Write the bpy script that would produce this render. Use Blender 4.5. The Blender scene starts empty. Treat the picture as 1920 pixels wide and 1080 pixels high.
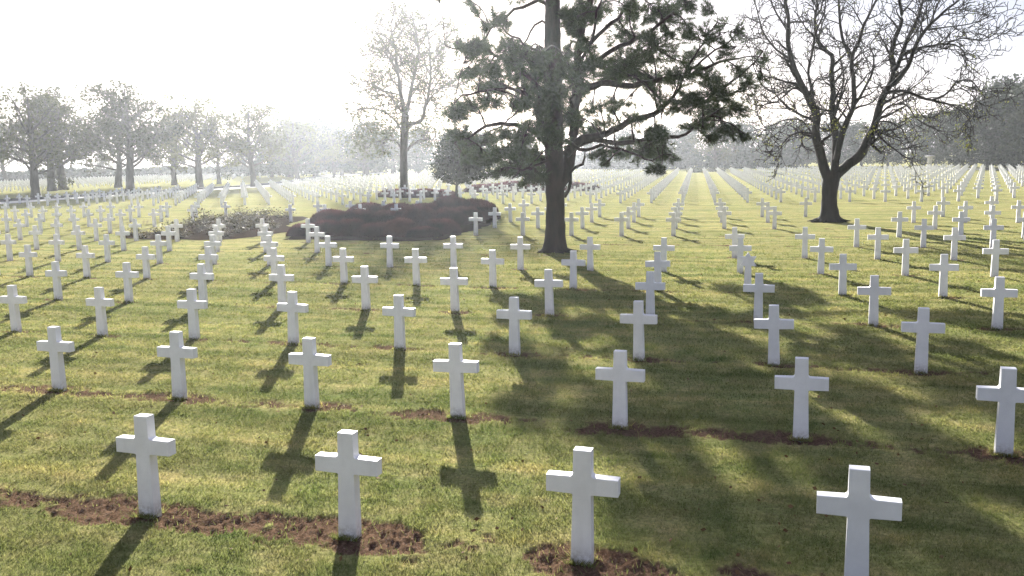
import bpy, math, random
import numpy as np
from mathutils import Vector, Matrix

S = bpy.context.scene
COL = S.collection
R = math.radians

# ---------------------------------------------------------------- camera
F, PITCH, ROLL, CAM_H = 1753.0, 0.1394, -0.0208, 3.7122        # focal length in pixels of a 1920 px wide frame
cam = bpy.data.cameras.new("camera"); cam.sensor_width = 36.0; cam.lens = 36.0 * F / 1920.0
cam.clip_start = 0.1; cam.clip_end = 4000.0
cam_ob = bpy.data.objects.new("camera", cam); COL.objects.link(cam_ob)
_cp, _sp, _cr, _sr = math.cos(PITCH), math.sin(PITCH), math.cos(ROLL), math.sin(ROLL)
_r0, _u0, _f0 = Vector((1, 0, 0)), Vector((0, _sp, _cp)), Vector((0, _cp, -_sp))
_rt, _up = _cr * _r0 + _sr * _u0, _cr * _u0 - _sr * _r0
cam_ob.matrix_world = Matrix(((_rt.x, _up.x, -_f0.x, 0), (_rt.y, _up.y, -_f0.y, 0), (_rt.z, _up.z, -_f0.z, CAM_H), (0, 0, 0, 1)))
S.camera = cam_ob

# ---------------------------------------------------------------- sky, sun, exposure
SUN_AZ, SUN_EL = -5.8, 15.2
W = bpy.data.worlds.new("World"); S.world = W; W.use_nodes = True
nt = W.node_tree; bg = nt.nodes["Background"]
sky = nt.nodes.new("ShaderNodeTexSky"); sky.sky_type = 'NISHITA'; sky.sun_disc = False
sky.sun_elevation = R(SUN_EL); sky.sun_rotation = R(SUN_AZ); sky.altitude = 30
sky.air_density = 1.0; sky.dust_density = 1.0; sky.ozone_density = 1.0
veil = nt.nodes.new("ShaderNodeMix"); veil.data_type = 'RGBA'; veil.inputs[0].default_value = 0.78      # thin even morning mist high up
nt.links.new(sky.outputs[0], veil.inputs[6]); veil.inputs[7].default_value = (2.2, 2.3, 3.4, 1)
nt.links.new(veil.outputs[2], bg.inputs[0]); bg.inputs[1].default_value = 0.05
sun = bpy.data.lights.new("sun", 'SUN'); sun.energy = 5.0; sun.angle = R(0.6); sun.color = (1.0, 0.955, 0.885)
sun_ob = bpy.data.objects.new("sun", sun); COL.objects.link(sun_ob)
SUN_DIR = Vector((math.sin(R(SUN_AZ)) * math.cos(R(SUN_EL)), math.cos(R(SUN_AZ)) * math.cos(R(SUN_EL)), math.sin(R(SUN_EL))))
sun_ob.rotation_euler = SUN_DIR.to_track_quat('Z', 'Y').to_euler(); sun_ob.location = SUN_DIR * 60
S.view_settings.view_transform = 'Standard'; S.view_settings.look = 'None'
S.view_settings.exposure = 2.1; S.view_settings.gamma = 1.0
S.render.engine = 'CYCLES'
S.cycles.max_bounces = 8; S.cycles.diffuse_bounces = 3; S.cycles.glossy_bounces = 2; S.cycles.transmission_bounces = 4
S.cycles.transparent_max_bounces = 8; S.cycles.volume_bounces = 1
S.cycles.use_denoising = True; S.cycles.denoiser = 'OPENIMAGEDENOISE'; S.cycles.denoising_input_passes = 'RGB_ALBEDO_NORMAL'; S.cycles.denoising_prefilter = 'NONE'

HAZE_DENSITY, HAZE_G = 0.00028, 0.70

# ---------------------------------------------------------------- layout helpers
def ray(px, py):
    a, b = (px - 960.0) / F, (py - 540.0) / F
    u, v = _cr * a + _sr * b, -_sr * a + _cr * b
    return np.array([u, _cp - v * _sp, -(_sp + v * _cp)])
def ground(px, py):
    d = ray(px, py); t = -CAM_H / d[2]
    return np.array([d[0] * t, d[1] * t])
def at(px, py, depth):                       # the point of that sight line lying `depth` metres ahead
    d = ray(px, py); t = depth / d[1]
    return np.array([d[0] * t, depth, CAM_H + d[2] * t])
def to_px(P):
    P = np.atleast_2d(np.asarray(P, float)); X, Y, Z = P[:, 0], P[:, 1], P[:, 2] - CAM_H
    zc = Y * _cp - Z * _sp; u = X / zc; v = -(Z * _cp + Y * _sp) / zc
    return np.stack([960 + F * (_cr * u - _sr * v), 540 + F * (_sr * u + _cr * v)], 1)
GO, GA, GB = np.array([-1.675, 8.9503]), np.array([2.276, -0.7132]), np.array([0.8506, 4.2831])   # lattice of the graves
GINV = np.linalg.inv(np.stack([GA, GB], 1))
def lattice(i, j): return GO + i * GA + j * GB

# ---------------------------------------------------------------- noise (numpy)
def _hash(ix, iy, seed):
    h = (ix.astype(np.int64) * 374761393 + iy.astype(np.int64) * 668265263 + seed * 1442695041) & 0xffffffff
    h = ((h ^ (h >> 13)) * 1274126177) & 0xffffffff
    h = (h ^ (h >> 16)) & 0xffffffff
    return h / 4294967295.0
def vnoise(x, y, seed=0):
    ix, iy = np.floor(x), np.floor(y); fx, fy = x - ix, y - iy
    fx = fx * fx * (3 - 2 * fx); fy = fy * fy * (3 - 2 * fy)
    a = _hash(ix, iy, seed); b = _hash(ix + 1, iy, seed); c = _hash(ix, iy + 1, seed); d = _hash(ix + 1, iy + 1, seed)
    return (a + (b - a) * fx) * (1 - fy) + (c + (d - c) * fx) * fy
def fbm(x, y, seed=0, octaves=4):
    s, amp, tot = 0, 1.0, 0
    for o in range(octaves):
        s = s + amp * vnoise(x * 2 ** o, y * 2 ** o, seed + o * 17); tot += amp; amp *= 0.55
    return s / tot
def sstep(a, b, x):
    t = np.clip((x - a) / (b - a), 0, 1); return t * t * (3 - 2 * t)

def soil_mask(x, y):
    """bare earth worn along the foot of the crosses: strongest in the two front rows"""
    q = GINV @ np.stack([x - GO[0], y - GO[1]])
    i, j = q[0], q[1]
    jr = np.round(j); d = (j - jr) * 4.37 + 0.06 + (vnoise(x * .9, y * .9, 5) - .5) * 0.35
    di = (i - np.round(i)) * 2.385
    n = fbm(x * 1.5, y * 1.5, 3, 4); n2 = fbm(x * 7, y * 7, 9, 3)
    strength = np.where(jr <= 0, 1.08, np.where(jr <= 1, 0.72, np.where(jr <= 2, 0.62, np.where(jr <= 4, 0.58, 0.36))))
    wid = np.where(jr <= 0, 0.46, np.where(jr <= 1, 0.34, 0.24))
    band = np.exp(-(d / wid) ** 2)
    foot = np.exp(-(di / np.where(jr <= 1, .62, .42)) ** 2 - ((j - jr) * 4.37 / np.where(jr <= 1, .30, .20)) ** 2)
    v = band * (0.16 + 2.0 * (n - 0.37)) * strength + foot * np.where(jr <= 4, .80, .50) * (.45 + 1.1 * n) + (n2 - .5) * 1.0 * np.clip(band * 1.4, 0, 1)
    ok = (j > -1.4) & (j < 11.5)
    return np.where(ok, sstep(0.29, 0.54, v), 0)

# ---------------------------------------------------------------- mesh helpers
def make_mesh(name, V, quads=None, tris=None, smooth=True, attrs=None):
    me = bpy.data.meshes.new(name)
    V = np.asarray(V, np.float32)
    q = np.zeros((0, 4), np.int32) if quads is None or len(quads) == 0 else np.asarray(quads, np.int32)
    t = np.zeros((0, 3), np.int32) if tris is None or len(tris) == 0 else np.asarray(tris, np.int32)
    me.vertices.add(len(V)); me.vertices.foreach_set("co", V.ravel())
    loops = np.concatenate([q.ravel(), t.ravel()])
    me.loops.add(len(loops)); me.loops.foreach_set("vertex_index", loops)
    tot = np.concatenate([np.full(len(q), 4), np.full(len(t), 3)]).astype(np.int32)
    st = np.concatenate([[0], np.cumsum(tot)[:-1]]).astype(np.int32) if len(tot) else tot
    me.polygons.add(len(tot)); me.polygons.foreach_set("loop_start", st); me.polygons.foreach_set("loop_total", tot)
    me.polygons.foreach_set("use_smooth", np.full(len(tot), smooth, bool))
    for k, a in (attrs or {}).items():
        at_ = me.attributes.new(k, 'FLOAT', 'POINT'); at_.data.foreach_set("value", np.asarray(a, np.float32))
    me.update(calc_edges=True); me.validate()
    return me

def link(name, me, mat=None, parent=None, loc=None, rz=0.0):
    o = bpy.data.objects.new(name, me); COL.objects.link(o)
    if mat is not None and me is not None and not me.materials: me.materials.append(mat)
    if parent is not None: o.parent = parent
    if loc is not None: o.location = loc
    o.rotation_euler[2] = rz
    return o
def tag(o, label=None, cat=None, group=None, kind=None):
    if label: o["label"] = label
    if cat: o["category"] = cat
    if group: o["group"] = group
    if kind: o["kind"] = kind
    return o
def empty(name, loc, rz=0.0):
    o = bpy.data.objects.new(name, None); COL.objects.link(o); o.location = loc; o.rotation_euler[2] = rz
    o.empty_display_size = 0.3
    return o

class Geo:
    """collects tubes, quads and triangles for ONE mesh"""
    def __init__(s): s.V = []; s.Q = []; s.T = []; s.n = 0
    def add(s, V, Q=None, T=None):
        if Q is not None and len(Q): s.Q.append(np.asarray(Q) + s.n)
        if T is not None and len(T): s.T.append(np.asarray(T) + s.n)
        s.V.append(np.asarray(V, float)); s.n += len(V)
    def tube(s, P, r, sides=7, bump=0.0, rng=None, cap=True):
        P = np.asarray(P, float); r = np.asarray(r, float); n = len(P)
        tg = np.gradient(P, axis=0); tg /= np.linalg.norm(tg, axis=1)[:, None] + 1e-9
        ref = np.array([0.31, 0.95, 0.05]) if abs(tg[0][2]) > .8 else np.array([0, 0, 1.0])
        a = np.cross(tg, ref); a /= np.linalg.norm(a, axis=1)[:, None] + 1e-9
        b = np.cross(tg, a)
        th = np.linspace(0, 2 * np.pi, sides, endpoint=False)
        rr = r[:, None] * np.ones(sides)
        if bump and rng is not None: rr = rr * (1 + bump * rng.standard_normal((n, sides)))
        V = P[:, None, :] + rr[..., None] * (np.cos(th)[None, :, None] * a[:, None, :] + np.sin(th)[None, :, None] * b[:, None, :])
        k = np.arange(n - 1)[:, None] * sides + np.arange(sides)[None, :]
        k2 = np.arange(n - 1)[:, None] * sides + (np.arange(sides)[None, :] + 1) % sides
        Q = np.stack([k, k2, k2 + sides, k + sides], -1).reshape(-1, 4)
        V = V.reshape(-1, 3)
        if cap:
            V = np.vstack([V, P[-1:]]); m = len(V) - 1; o = (n - 1) * sides
            T = np.stack([np.arange(sides) + o, (np.arange(sides) + 1) % sides + o, np.full(sides, m)], 1)
        else: T = None
        s.add(V, Q, T)
    def box(s, c, size, rz=0.0):
        x, y, z = np.array(size) / 2; v = np.array([[a * x, b * y, d * z] for d in (-1, 1) for a, b in ((-1, -1), (1, -1), (1, 1), (-1, 1))])
        cc, ss = math.cos(rz), math.sin(rz); v = np.stack([v[:, 0] * cc - v[:, 1] * ss, v[:, 0] * ss + v[:, 1] * cc, v[:, 2]], 1) + np.array(c)
        s.add(v, [[3, 2, 1, 0], [4, 5, 6, 7], [0, 1, 5, 4], [1, 2, 6, 5], [2, 3, 7, 6], [3, 0, 4, 7]])
    def mesh(s, name, smooth=True, attrs=None):
        return make_mesh(name, np.vstack(s.V), np.vstack(s.Q) if s.Q else None, np.vstack(s.T) if s.T else None, smooth, attrs)

def rand_unit(rng, n):
    v = rng.standard_normal((n, 3)); return v / np.linalg.norm(v, axis=1)[:, None]

def leaf_quads(geo, C, size, rng, aspect=0.55, flat=0.0, tint=None):
    """a small pointed leaf (diamond) at every centre, turned at random"""
    n = len(C); d = rand_unit(rng, n); d[:, 2] *= (1 - flat); d /= np.linalg.norm(d, axis=1)[:, None]
    e = np.cross(d, rand_unit(rng, n)); e /= np.linalg.norm(e, axis=1)[:, None] + 1e-9
    L = size * rng.uniform(.6, 1.35, n)[:, None]; w = L * aspect
    V = np.stack([C - d * L * .5, C + e * w * .5, C + d * L * .5, C - e * w * .5], 1).reshape(-1, 3)
    Q = np.arange(n * 4).reshape(-1, 4)
    geo.add(V, Q)

def needle_tufts(geo, C, D, length, width, per, rng):
    """bursts of needles about every shoot tip C, leaning along D"""
    n = len(C); Dn = np.repeat(D, per, 0); Cn = np.repeat(C, per, 0)
    d = Dn * 0.75 + rand_unit(rng, n * per) * 1.0; d /= np.linalg.norm(d, axis=1)[:, None]
    e = np.cross(d, rand_unit(rng, n * per)); e /= np.linalg.norm(e, axis=1)[:, None] + 1e-9
    L = (length * rng.uniform(.6, 1.25, n * per))[:, None]
    Cn = Cn + Dn * rng.uniform(-.9, .3, n * per)[:, None] * length
    V = np.stack([Cn - e * width * .5, Cn + e * width * .5, Cn + d * L], 1).reshape(-1, 3)
    geo.add(V, None, np.arange(n * per * 3).reshape(-1, 3))

def bend(p0, d0, length, n, rng, wig, up=0.0):
    """a wandering path"""
    P = [np.array(p0, float)]; d = np.array(d0, float); d /= np.linalg.norm(d); st = length / n
    for k in range(n):
        d = d + rng.standard_normal(3) * wig + np.array([0, 0, up]); d /= np.linalg.norm(d)
        P.append(P[-1] + d * st)
    return np.array(P)
def resample(P, step):
    P = np.asarray(P, float); s = np.concatenate([[0], np.cumsum(np.linalg.norm(np.diff(P, axis=0), axis=1))])
    n = max(3, int(s[-1] / step) + 1); t = np.linspace(0, s[-1], n)
    # smooth (Catmull-Rom-like) through cubic interpolation of each coordinate
    m = np.gradient(P, s, axis=0) if len(P) > 2 else np.repeat((P[1:] - P[:1]) / s[-1], 2, 0)
    k = np.clip(np.searchsorted(s, t, 'right') - 1, 0, len(P) - 2); h = (s[k + 1] - s[k])[:, None]; u = ((t - s[k]) / (s[k + 1] - s[k]))[:, None]
    return ((2 * u**3 - 3 * u**2 + 1) * P[k] + (u**3 - 2 * u**2 + u) * h * m[k] + (-2 * u**3 + 3 * u**2) * P[k + 1] + (u**3 - u**2) * h * m[k + 1])

def twig_out(geo, P, r0, level, prm, rng, tips):
    """side shoots from an existing path P; tips collects shoot ends and their directions"""
    s = np.concatenate([[0], np.cumsum(np.linalg.norm(np.diff(P, axis=0), axis=1))]); Ltot = s[-1]
    spacing, lr, ang, wig, up, minr, sides = prm['spacing'][level], prm['len'][level], prm['ang'][level], prm['wig'], prm['up'][level], prm['minr'], prm['sides'][level]
    t = prm['start'][level] * Ltot + rng.uniform(0, spacing)
    while t < Ltot:
        k = min(np.searchsorted(s, t) - 1, len(P) - 2); k = max(k, 0); u = (t - s[k]) / (s[k + 1] - s[k] + 1e-9)
        p = P[k] * (1 - u) + P[k + 1] * u; d = P[k + 1] - P[k]; d /= np.linalg.norm(d) + 1e-9
        side = np.cross(d, rand_unit(rng, 1)[0]); side /= np.linalg.norm(side) + 1e-9
        a = R(rng.uniform(*ang)); dd = d * math.cos(a) + side * math.sin(a)
        L = lr * rng.uniform(.5, 1.25) * (1.1 - 0.5 * t / Ltot); r = max(minr, (r0 * (1 - .6 * t / Ltot)) * prm['rr'])
        n = 5 if level < prm['levels'] - 1 else 4
        Q = bend(p, dd, L, n, rng, wig, up)
        geo.tube(Q, np.linspace(r, minr * .7, len(Q)), sides)
        if level + 1 < prm['levels']: twig_out(geo, Q, r, level + 1, prm, rng, tips)
        else:
            dq = Q[-1] - Q[-2]; dq /= np.linalg.norm(dq); tips.append((Q[-1], dq)); tips.append((Q[2], dq))
        t += spacing * rng.uniform(.6, 1.4)

# ---------------------------------------------------------------- materials
def mat(name):
    m = bpy.data.materials.new(name); m.use_nodes = True; t = m.node_tree; t.nodes.clear()
    out = t.nodes.new("ShaderNodeOutputMaterial"); return m, t, out
def N(t, kind, **kw):
    n = t.nodes.new(kind)
    for k, v in kw.items():
        if k in n.inputs: n.inputs[k].default_value = v
        else: setattr(n, k, v)
    return n
def ramp(t, stops, src):
    n = t.nodes.new("ShaderNodeValToRGB"); e = n.color_ramp.elements
    while len(e) < len(stops): e.new(0.5)
    for k, (p, c) in enumerate(stops): e[k].position = p; e[k].color = (*c, 1)
    t.links.new(src, n.inputs[0]); return n.outputs[0]
def noise(t, scale, detail=3, vec=None, rough=0.55):
    n = N(t, "ShaderNodeTexNoise"); n.inputs["Scale"].default_value = scale; n.inputs["Detail"].default_value = detail; n.inputs["Roughness"].default_value = rough
    if vec is not None: t.links.new(vec, n.inputs["Vector"])
    return n.outputs["Fac"]
def mix(t, fac, a, b, mode='MIX'):
    n = t.nodes.new("ShaderNodeMix"); n.data_type = 'RGBA'; n.blend_type = mode
    for s, k in ((fac, 0), (a, 6), (b, 7)):
        if isinstance(s, (int, float)): n.inputs[k].default_value = s
        elif isinstance(s, tuple): n.inputs[k].default_value = (*s, 1)
        else: t.links.new(s, n.inputs[k])
    return n.outputs[2]
def geo_pos(t): return t.nodes.new("ShaderNodeNewGeometry").outputs["Position"]
def obj_pos(t): return t.nodes.new("ShaderNodeTexCoord").outputs["Object"]

def leaf_material(name, c0, c1, trans=0.45, tcol=None, scale=1.5, rough=0.7, spec=0.12, crest_light=None):
    m, t, out = mat(name)
    col = ramp(t, [(.3, c0), (.7, c1)], noise(t, scale, 3, geo_pos(t)))
    col = mix(t, 1.0, col, ramp(t, [(0, (.62, .60, .66)), (.5, (1, 1, 1)), (1, (1.35, 1.3, 1.1))], t.nodes.new("ShaderNodeObjectInfo").outputs["Random"]), 'MULTIPLY')
    if crest_light:                                                # sunlit crests painted in: lighter reddish colour toward the top of each bush
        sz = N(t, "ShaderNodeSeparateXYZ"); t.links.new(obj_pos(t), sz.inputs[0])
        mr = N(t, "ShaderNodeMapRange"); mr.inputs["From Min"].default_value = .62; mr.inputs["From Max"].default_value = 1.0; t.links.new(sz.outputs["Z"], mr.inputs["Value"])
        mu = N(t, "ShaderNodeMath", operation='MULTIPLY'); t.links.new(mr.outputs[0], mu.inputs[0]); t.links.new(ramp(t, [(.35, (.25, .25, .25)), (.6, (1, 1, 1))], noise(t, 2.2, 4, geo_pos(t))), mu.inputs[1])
        col = mix(t, mu.outputs[0], col, crest_light)
    d = N(t, "ShaderNodeBsdfPrincipled"); d.inputs["Roughness"].default_value = rough; d.inputs["Specular IOR Level"].default_value = spec
    tr = N(t, "ShaderNodeBsdfTranslucent"); ms = N(t, "ShaderNodeMixShader"); ms.inputs[0].default_value = trans
    t.links.new(col, d.inputs["Base Color"])
    if tcol: t.links.new(mix(t, 0.6, col, tcol), tr.inputs["Color"])
    else: t.links.new(col, tr.inputs["Color"])
    t.links.new(d.outputs[0], ms.inputs[1]); t.links.new(tr.outputs[0], ms.inputs[2]); t.links.new(ms.outputs[0], out.inputs[0])
    return m
def bark_material(name, c0, c1, scale=6.0, bump=0.6):
    m, t, out = mat(name); p = obj_pos(t)
    mp = N(t, "ShaderNodeMapping"); mp.inputs["Scale"].default_value = (1, 1, 0.22); t.links.new(p, mp.inputs[0])
    f = noise(t, scale, 5, mp.outputs[0], .65)
    col = ramp(t, [(.3, c0), (.7, c1)], f)
    d = N(t, "ShaderNodeBsdfPrincipled"); d.inputs["Roughness"].default_value = .9; d.inputs["Specular IOR Level"].default_value = .15
    b = N(t, "ShaderNodeBump"); b.inputs["Strength"].default_value = bump; b.inputs["Distance"].default_value = 0.05
    t.links.new(f, b.inputs["Height"]); t.links.new(b.outputs[0], d.inputs["Normal"]); t.links.new(col, d.inputs["Base Color"]); t.links.new(d.outputs[0], out.inputs[0])
    return m
def plain_material(name, c0, c1, scale, rough=.8, bump=.2, dist=.01, spec=.25):
    m, t, out = mat(name); p = geo_pos(t); f = noise(t, scale, 5, p, .6)
    d = N(t, "ShaderNodeBsdfPrincipled"); d.inputs["Roughness"].default_value = rough; d.inputs["Specular IOR Level"].default_value = spec
    t.links.new(ramp(t, [(.3, c0), (.7, c1)], f), d.inputs["Base Color"])
    b = N(t, "ShaderNodeBump"); b.inputs["Strength"].default_value = bump; b.inputs["Distance"].default_value = dist
    t.links.new(f, b.inputs["Height"]); t.links.new(b.outputs[0], d.inputs["Normal"]); t.links.new(d.outputs[0], out.inputs[0])
    return m

def stripes(t, p):
    """streaks of mowing that run along the rows of graves"""
    mp = N(t, "ShaderNodeMapping"); mp.inputs["Rotation"].default_value = (0, 0, R(17.4)); t.links.new(p, mp.inputs[0])
    ms = N(t, "ShaderNodeMapping"); ms.inputs["Scale"].default_value = (.10, 1.5, 1); t.links.new(mp.outputs[0], ms.inputs[0])
    return ramp(t, [(.34, (.45, .55, .40)), (.5, (1.0, 1.0, .95)), (.66, (1.6, 1.45, 1.35))], noise(t, 1.0, 4, ms.outputs[0], .6))
def lawn_colour(t, p):
    big = noise(t, 0.22, 4, p, .6); mid = noise(t, 1.6, 5, p, .65); fine = noise(t, 19.0, 5, p, .75)
    base = ramp(t, [(.28, (.126, .166, .058)), (.5, (.218, .228, .092)), (.72, (.320, .280, .140))], mid)
    base = mix(t, ramp(t, [(.35, (0, 0, 0)), (.75, (.55, .55, .55))], big), base, (.260, .215, .105))
    base = mix(t, 0.72, base, stripes(t, p), 'MULTIPLY')
    return mix(t, 0.8, base, ramp(t, [(.30, (.30, .33, .26)), (.70, (1.7, 1.65, 1.5))], fine), 'MULTIPLY'), fine
def lawn_material():
    m, t, out = mat("lawn"); p = geo_pos(t); g, fine = lawn_colour(t, p)
    soil = N(t, "ShaderNodeAttribute"); soil.attribute_name = "soil"
    sc = ramp(t, [(.3, (.034, .017, .011)), (.52, (.098, .052, .036)), (.75, (.205, .125, .090))], noise(t, 26.0, 4, p, .7))
    col = mix(t, soil.outputs["Fac"], g, sc)
    d = N(t, "ShaderNodeBsdfPrincipled"); d.inputs["Roughness"].default_value = 1.0; d.inputs["Specular IOR Level"].default_value = .0
    d.inputs["Sheen Weight"].default_value = .07; d.inputs["Sheen Roughness"].default_value = .6; d.inputs["Sheen Tint"].default_value = (.9, .88, .5, 1)
    b = N(t, "ShaderNodeBump"); b.inputs["Strength"].default_value = .9; b.inputs["Distance"].default_value = .03
    t.links.new(noise(t, 20.0, 5, p, .75), b.inputs["Height"]); t.links.new(b.outputs[0], d.inputs["Normal"])
    t.links.new(col, d.inputs["Base Color"]); t.links.new(d.outputs[0], out.inputs[0]); return m
def blade_material():
    m, t, out = mat("grass_blades"); p = geo_pos(t)
    mid = noise(t, 1.6, 5, p, .65); big = noise(t, 0.22, 4, p, .6)
    base = ramp(t, [(.28, (.122, .180, .054)), (.5, (.222, .246, .090)), (.72, (.335, .300, .146))], mid)
    base = mix(t, ramp(t, [(.35, (0, 0, 0)), (.75, (.5, .5, .5))], big), base, (.270, .225, .105))
    base = mix(t, 0.72, base, stripes(t, p), 'MULTIPLY')
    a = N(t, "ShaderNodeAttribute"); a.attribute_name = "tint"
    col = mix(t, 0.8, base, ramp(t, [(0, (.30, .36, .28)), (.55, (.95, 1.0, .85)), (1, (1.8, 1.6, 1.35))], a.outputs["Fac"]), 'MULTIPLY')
    d = N(t, "ShaderNodeBsdfDiffuse"); tr = N(t, "ShaderNodeBsdfTranslucent"); ms = N(t, "ShaderNodeMixShader"); ms.inputs[0].default_value = .5
    t.links.new(col, d.inputs[0]); t.links.new(col, tr.inputs[0]); t.links.new(d.outputs[0], ms.inputs[1]); t.links.new(tr.outputs[0], ms.inputs[2]); t.links.new(ms.outputs[0], out.inputs[0])
    return m
def marble_material():
    m, t, out = mat("white_marble"); p = geo_pos(t)
    f = noise(t, 3.0, 6, p, .65)
    col = ramp(t, [(.35, (.74, .735, .72)), (.65, (.84, .835, .82))], f)
    streak = N(t, "ShaderNodeMapping"); streak.inputs["Scale"].default_value = (9, 9, 1.2); t.links.new(p, streak.inputs[0])
    col = mix(t, ramp(t, [(.55, (0, 0, 0)), (.8, (.35, .35, .35))], noise(t, 1.0, 4, streak.outputs[0], .6)), col, (.60, .60, .56))
    oi = t.nodes.new("ShaderNodeObjectInfo").outputs["Random"]
    col = mix(t, 1.0, col, ramp(t, [(0, (.90, .91, .92)), (1, (1.02, 1.0, .98))], oi), 'MULTIPLY')
    low = N(t, "ShaderNodeSeparateXYZ"); t.links.new(obj_pos(t), low.inputs[0])
    mr = N(t, "ShaderNodeMapRange"); mr.inputs["From Min"].default_value = .16; mr.inputs["From Max"].default_value = .0; t.links.new(low.outputs["Z"], mr.inputs["Value"])
    nz = N(t, "ShaderNodeMath", operation='MULTIPLY'); t.links.new(mr.outputs[0], nz.inputs[0]); t.links.new(ramp(t, [(.35, (0, 0, 0)), (.65, (.8, .8, .8))], noise(t, 22, 4, p, .7)), nz.inputs[1])
    col = mix(t, nz.outputs[0], col, (.22, .17, .11))                    # soil splashed on the foot of the stone
    d = N(t, "ShaderNodeBsdfPrincipled"); d.inputs["Roughness"].default_value = .55; d.inputs["Specular IOR Level"].default_value = .35
    b = N(t, "ShaderNodeBump"); b.inputs["Strength"].default_value = .15; b.inputs["Distance"].default_value = .004
    t.links.new(noise(t, 60, 3, p), b.inputs["Height"]); t.links.new(b.outputs[0], d.inputs["Normal"])
    t.links.new(col, d.inputs["Base Color"]); t.links.new(d.outputs[0], out.inputs[0]); return m

M_LAWN, M_BLADE, M_MARBLE = lawn_material(), blade_material(), marble_material()
M_PINEBARK = bark_material("pine_bark", (.009, .007, .006), (.036, .026, .021), 7, 1.0)
M_BARK = bark_material("dark_bark", (.006, .005, .004), (.026, .022, .017), 7, .9)
M_GREYBARK = bark_material("grey_bark", (.035, .032, .026), (.085, .076, .062), 5)
M_NEEDLE = leaf_material("pine_needles", (.016, .028, .012), (.040, .058, .022), .25)
M_DARKLEAF = leaf_material("dark_leaves", (.016, .026, .011), (.036, .048, .018), .2)
M_SPRING = leaf_material("spring_leaves", (.040, .046, .018), (.080, .084, .032), .25)
M_WOOD = leaf_material("wood_leaves", (.012, .020, .010), (.040, .052, .022), .12, scale=.35)
M_LIME = leaf_material("lime_leaves", (.100, .130, .020), (.170, .190, .030), .45)
M_FRESH = leaf_material("fresh_leaves", (.16, .20, .03), (.26, .28, .05), .5)
M_HEATH = leaf_material("heather", (.034, .011, .017), (.092, .030, .038), .30, scale=1.1, rough=.9, spec=0.03, crest_light=(.19, .062, .072))
M_ROSE = leaf_material("rose_leaves", (.046, .050, .024), (.125, .100, .058), .25, scale=3, rough=.6, spec=.12)
M_EARTH = plain_material("bed_earth", (.020, .013, .008), (.050, .034, .022), 9, 1.0, .7, .05, 0.0)
M_PATH = plain_material("pale_gravel", (.42, .40, .36), (.52, .50, .45), 3, .9, .2)
M_KERB = plain_material("kerb_stone", (.07, .07, .065), (.13, .125, .115), 2, .9, .3)
M_STONE = plain_material("pale_stone", (.45, .43, .40), (.62, .60, .56), 3, .8, .2)

# ---------------------------------------------------------------- the lawn: one sheet out to the horizon
def build_lawn():
    fine = np.linspace(-37, 37, 760); coarse = np.linspace(37, 323, 70)[1:-1]
    ang = np.radians(np.concatenate([fine, coarse])); na = len(ang)
    rad = np.concatenate([[1.0, 2.0, 3.2], np.exp(np.linspace(math.log(4.6), math.log(62), 470)), np.exp(np.linspace(math.log(66), math.log(1000), 60))])
    A, Rr = np.meshgrid(ang, rad); X, Y = (np.sin(A) * Rr).ravel(), (np.cos(A) * Rr).ravel()
    so = soil_mask(X, Y)
    near = sstep(70, 30, np.hypot(X, Y))
    Z = (fbm(X * .5, Y * .5, 21, 3) - .5) * 0.05 * near - so * 0.018 + so * (fbm(X * 17, Y * 17, 33, 3) - .5) * 0.085 * near
    V = np.vstack([np.stack([X, Y, Z - .012], 1), [[0, 0, -.012]]])
    nr = len(rad); k = np.arange(nr - 1)[:, None] * na + np.arange(na)[None]; k2 = np.arange(nr - 1)[:, None] * na + (np.arange(na)[None] + 1) % na
    Q = np.stack([k, k + na, k2 + na, k2], -1).reshape(-1, 4)
    T = np.stack([np.full(na, len(V) - 1), np.arange(na), (np.arange(na) + 1) % na], 1)
    o = link("lawn", make_mesh("lawn", V, Q, T, True, {"soil": np.append(so, 0)}), M_LAWN)
    tag(o, kind="structure")
build_lawn()

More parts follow.
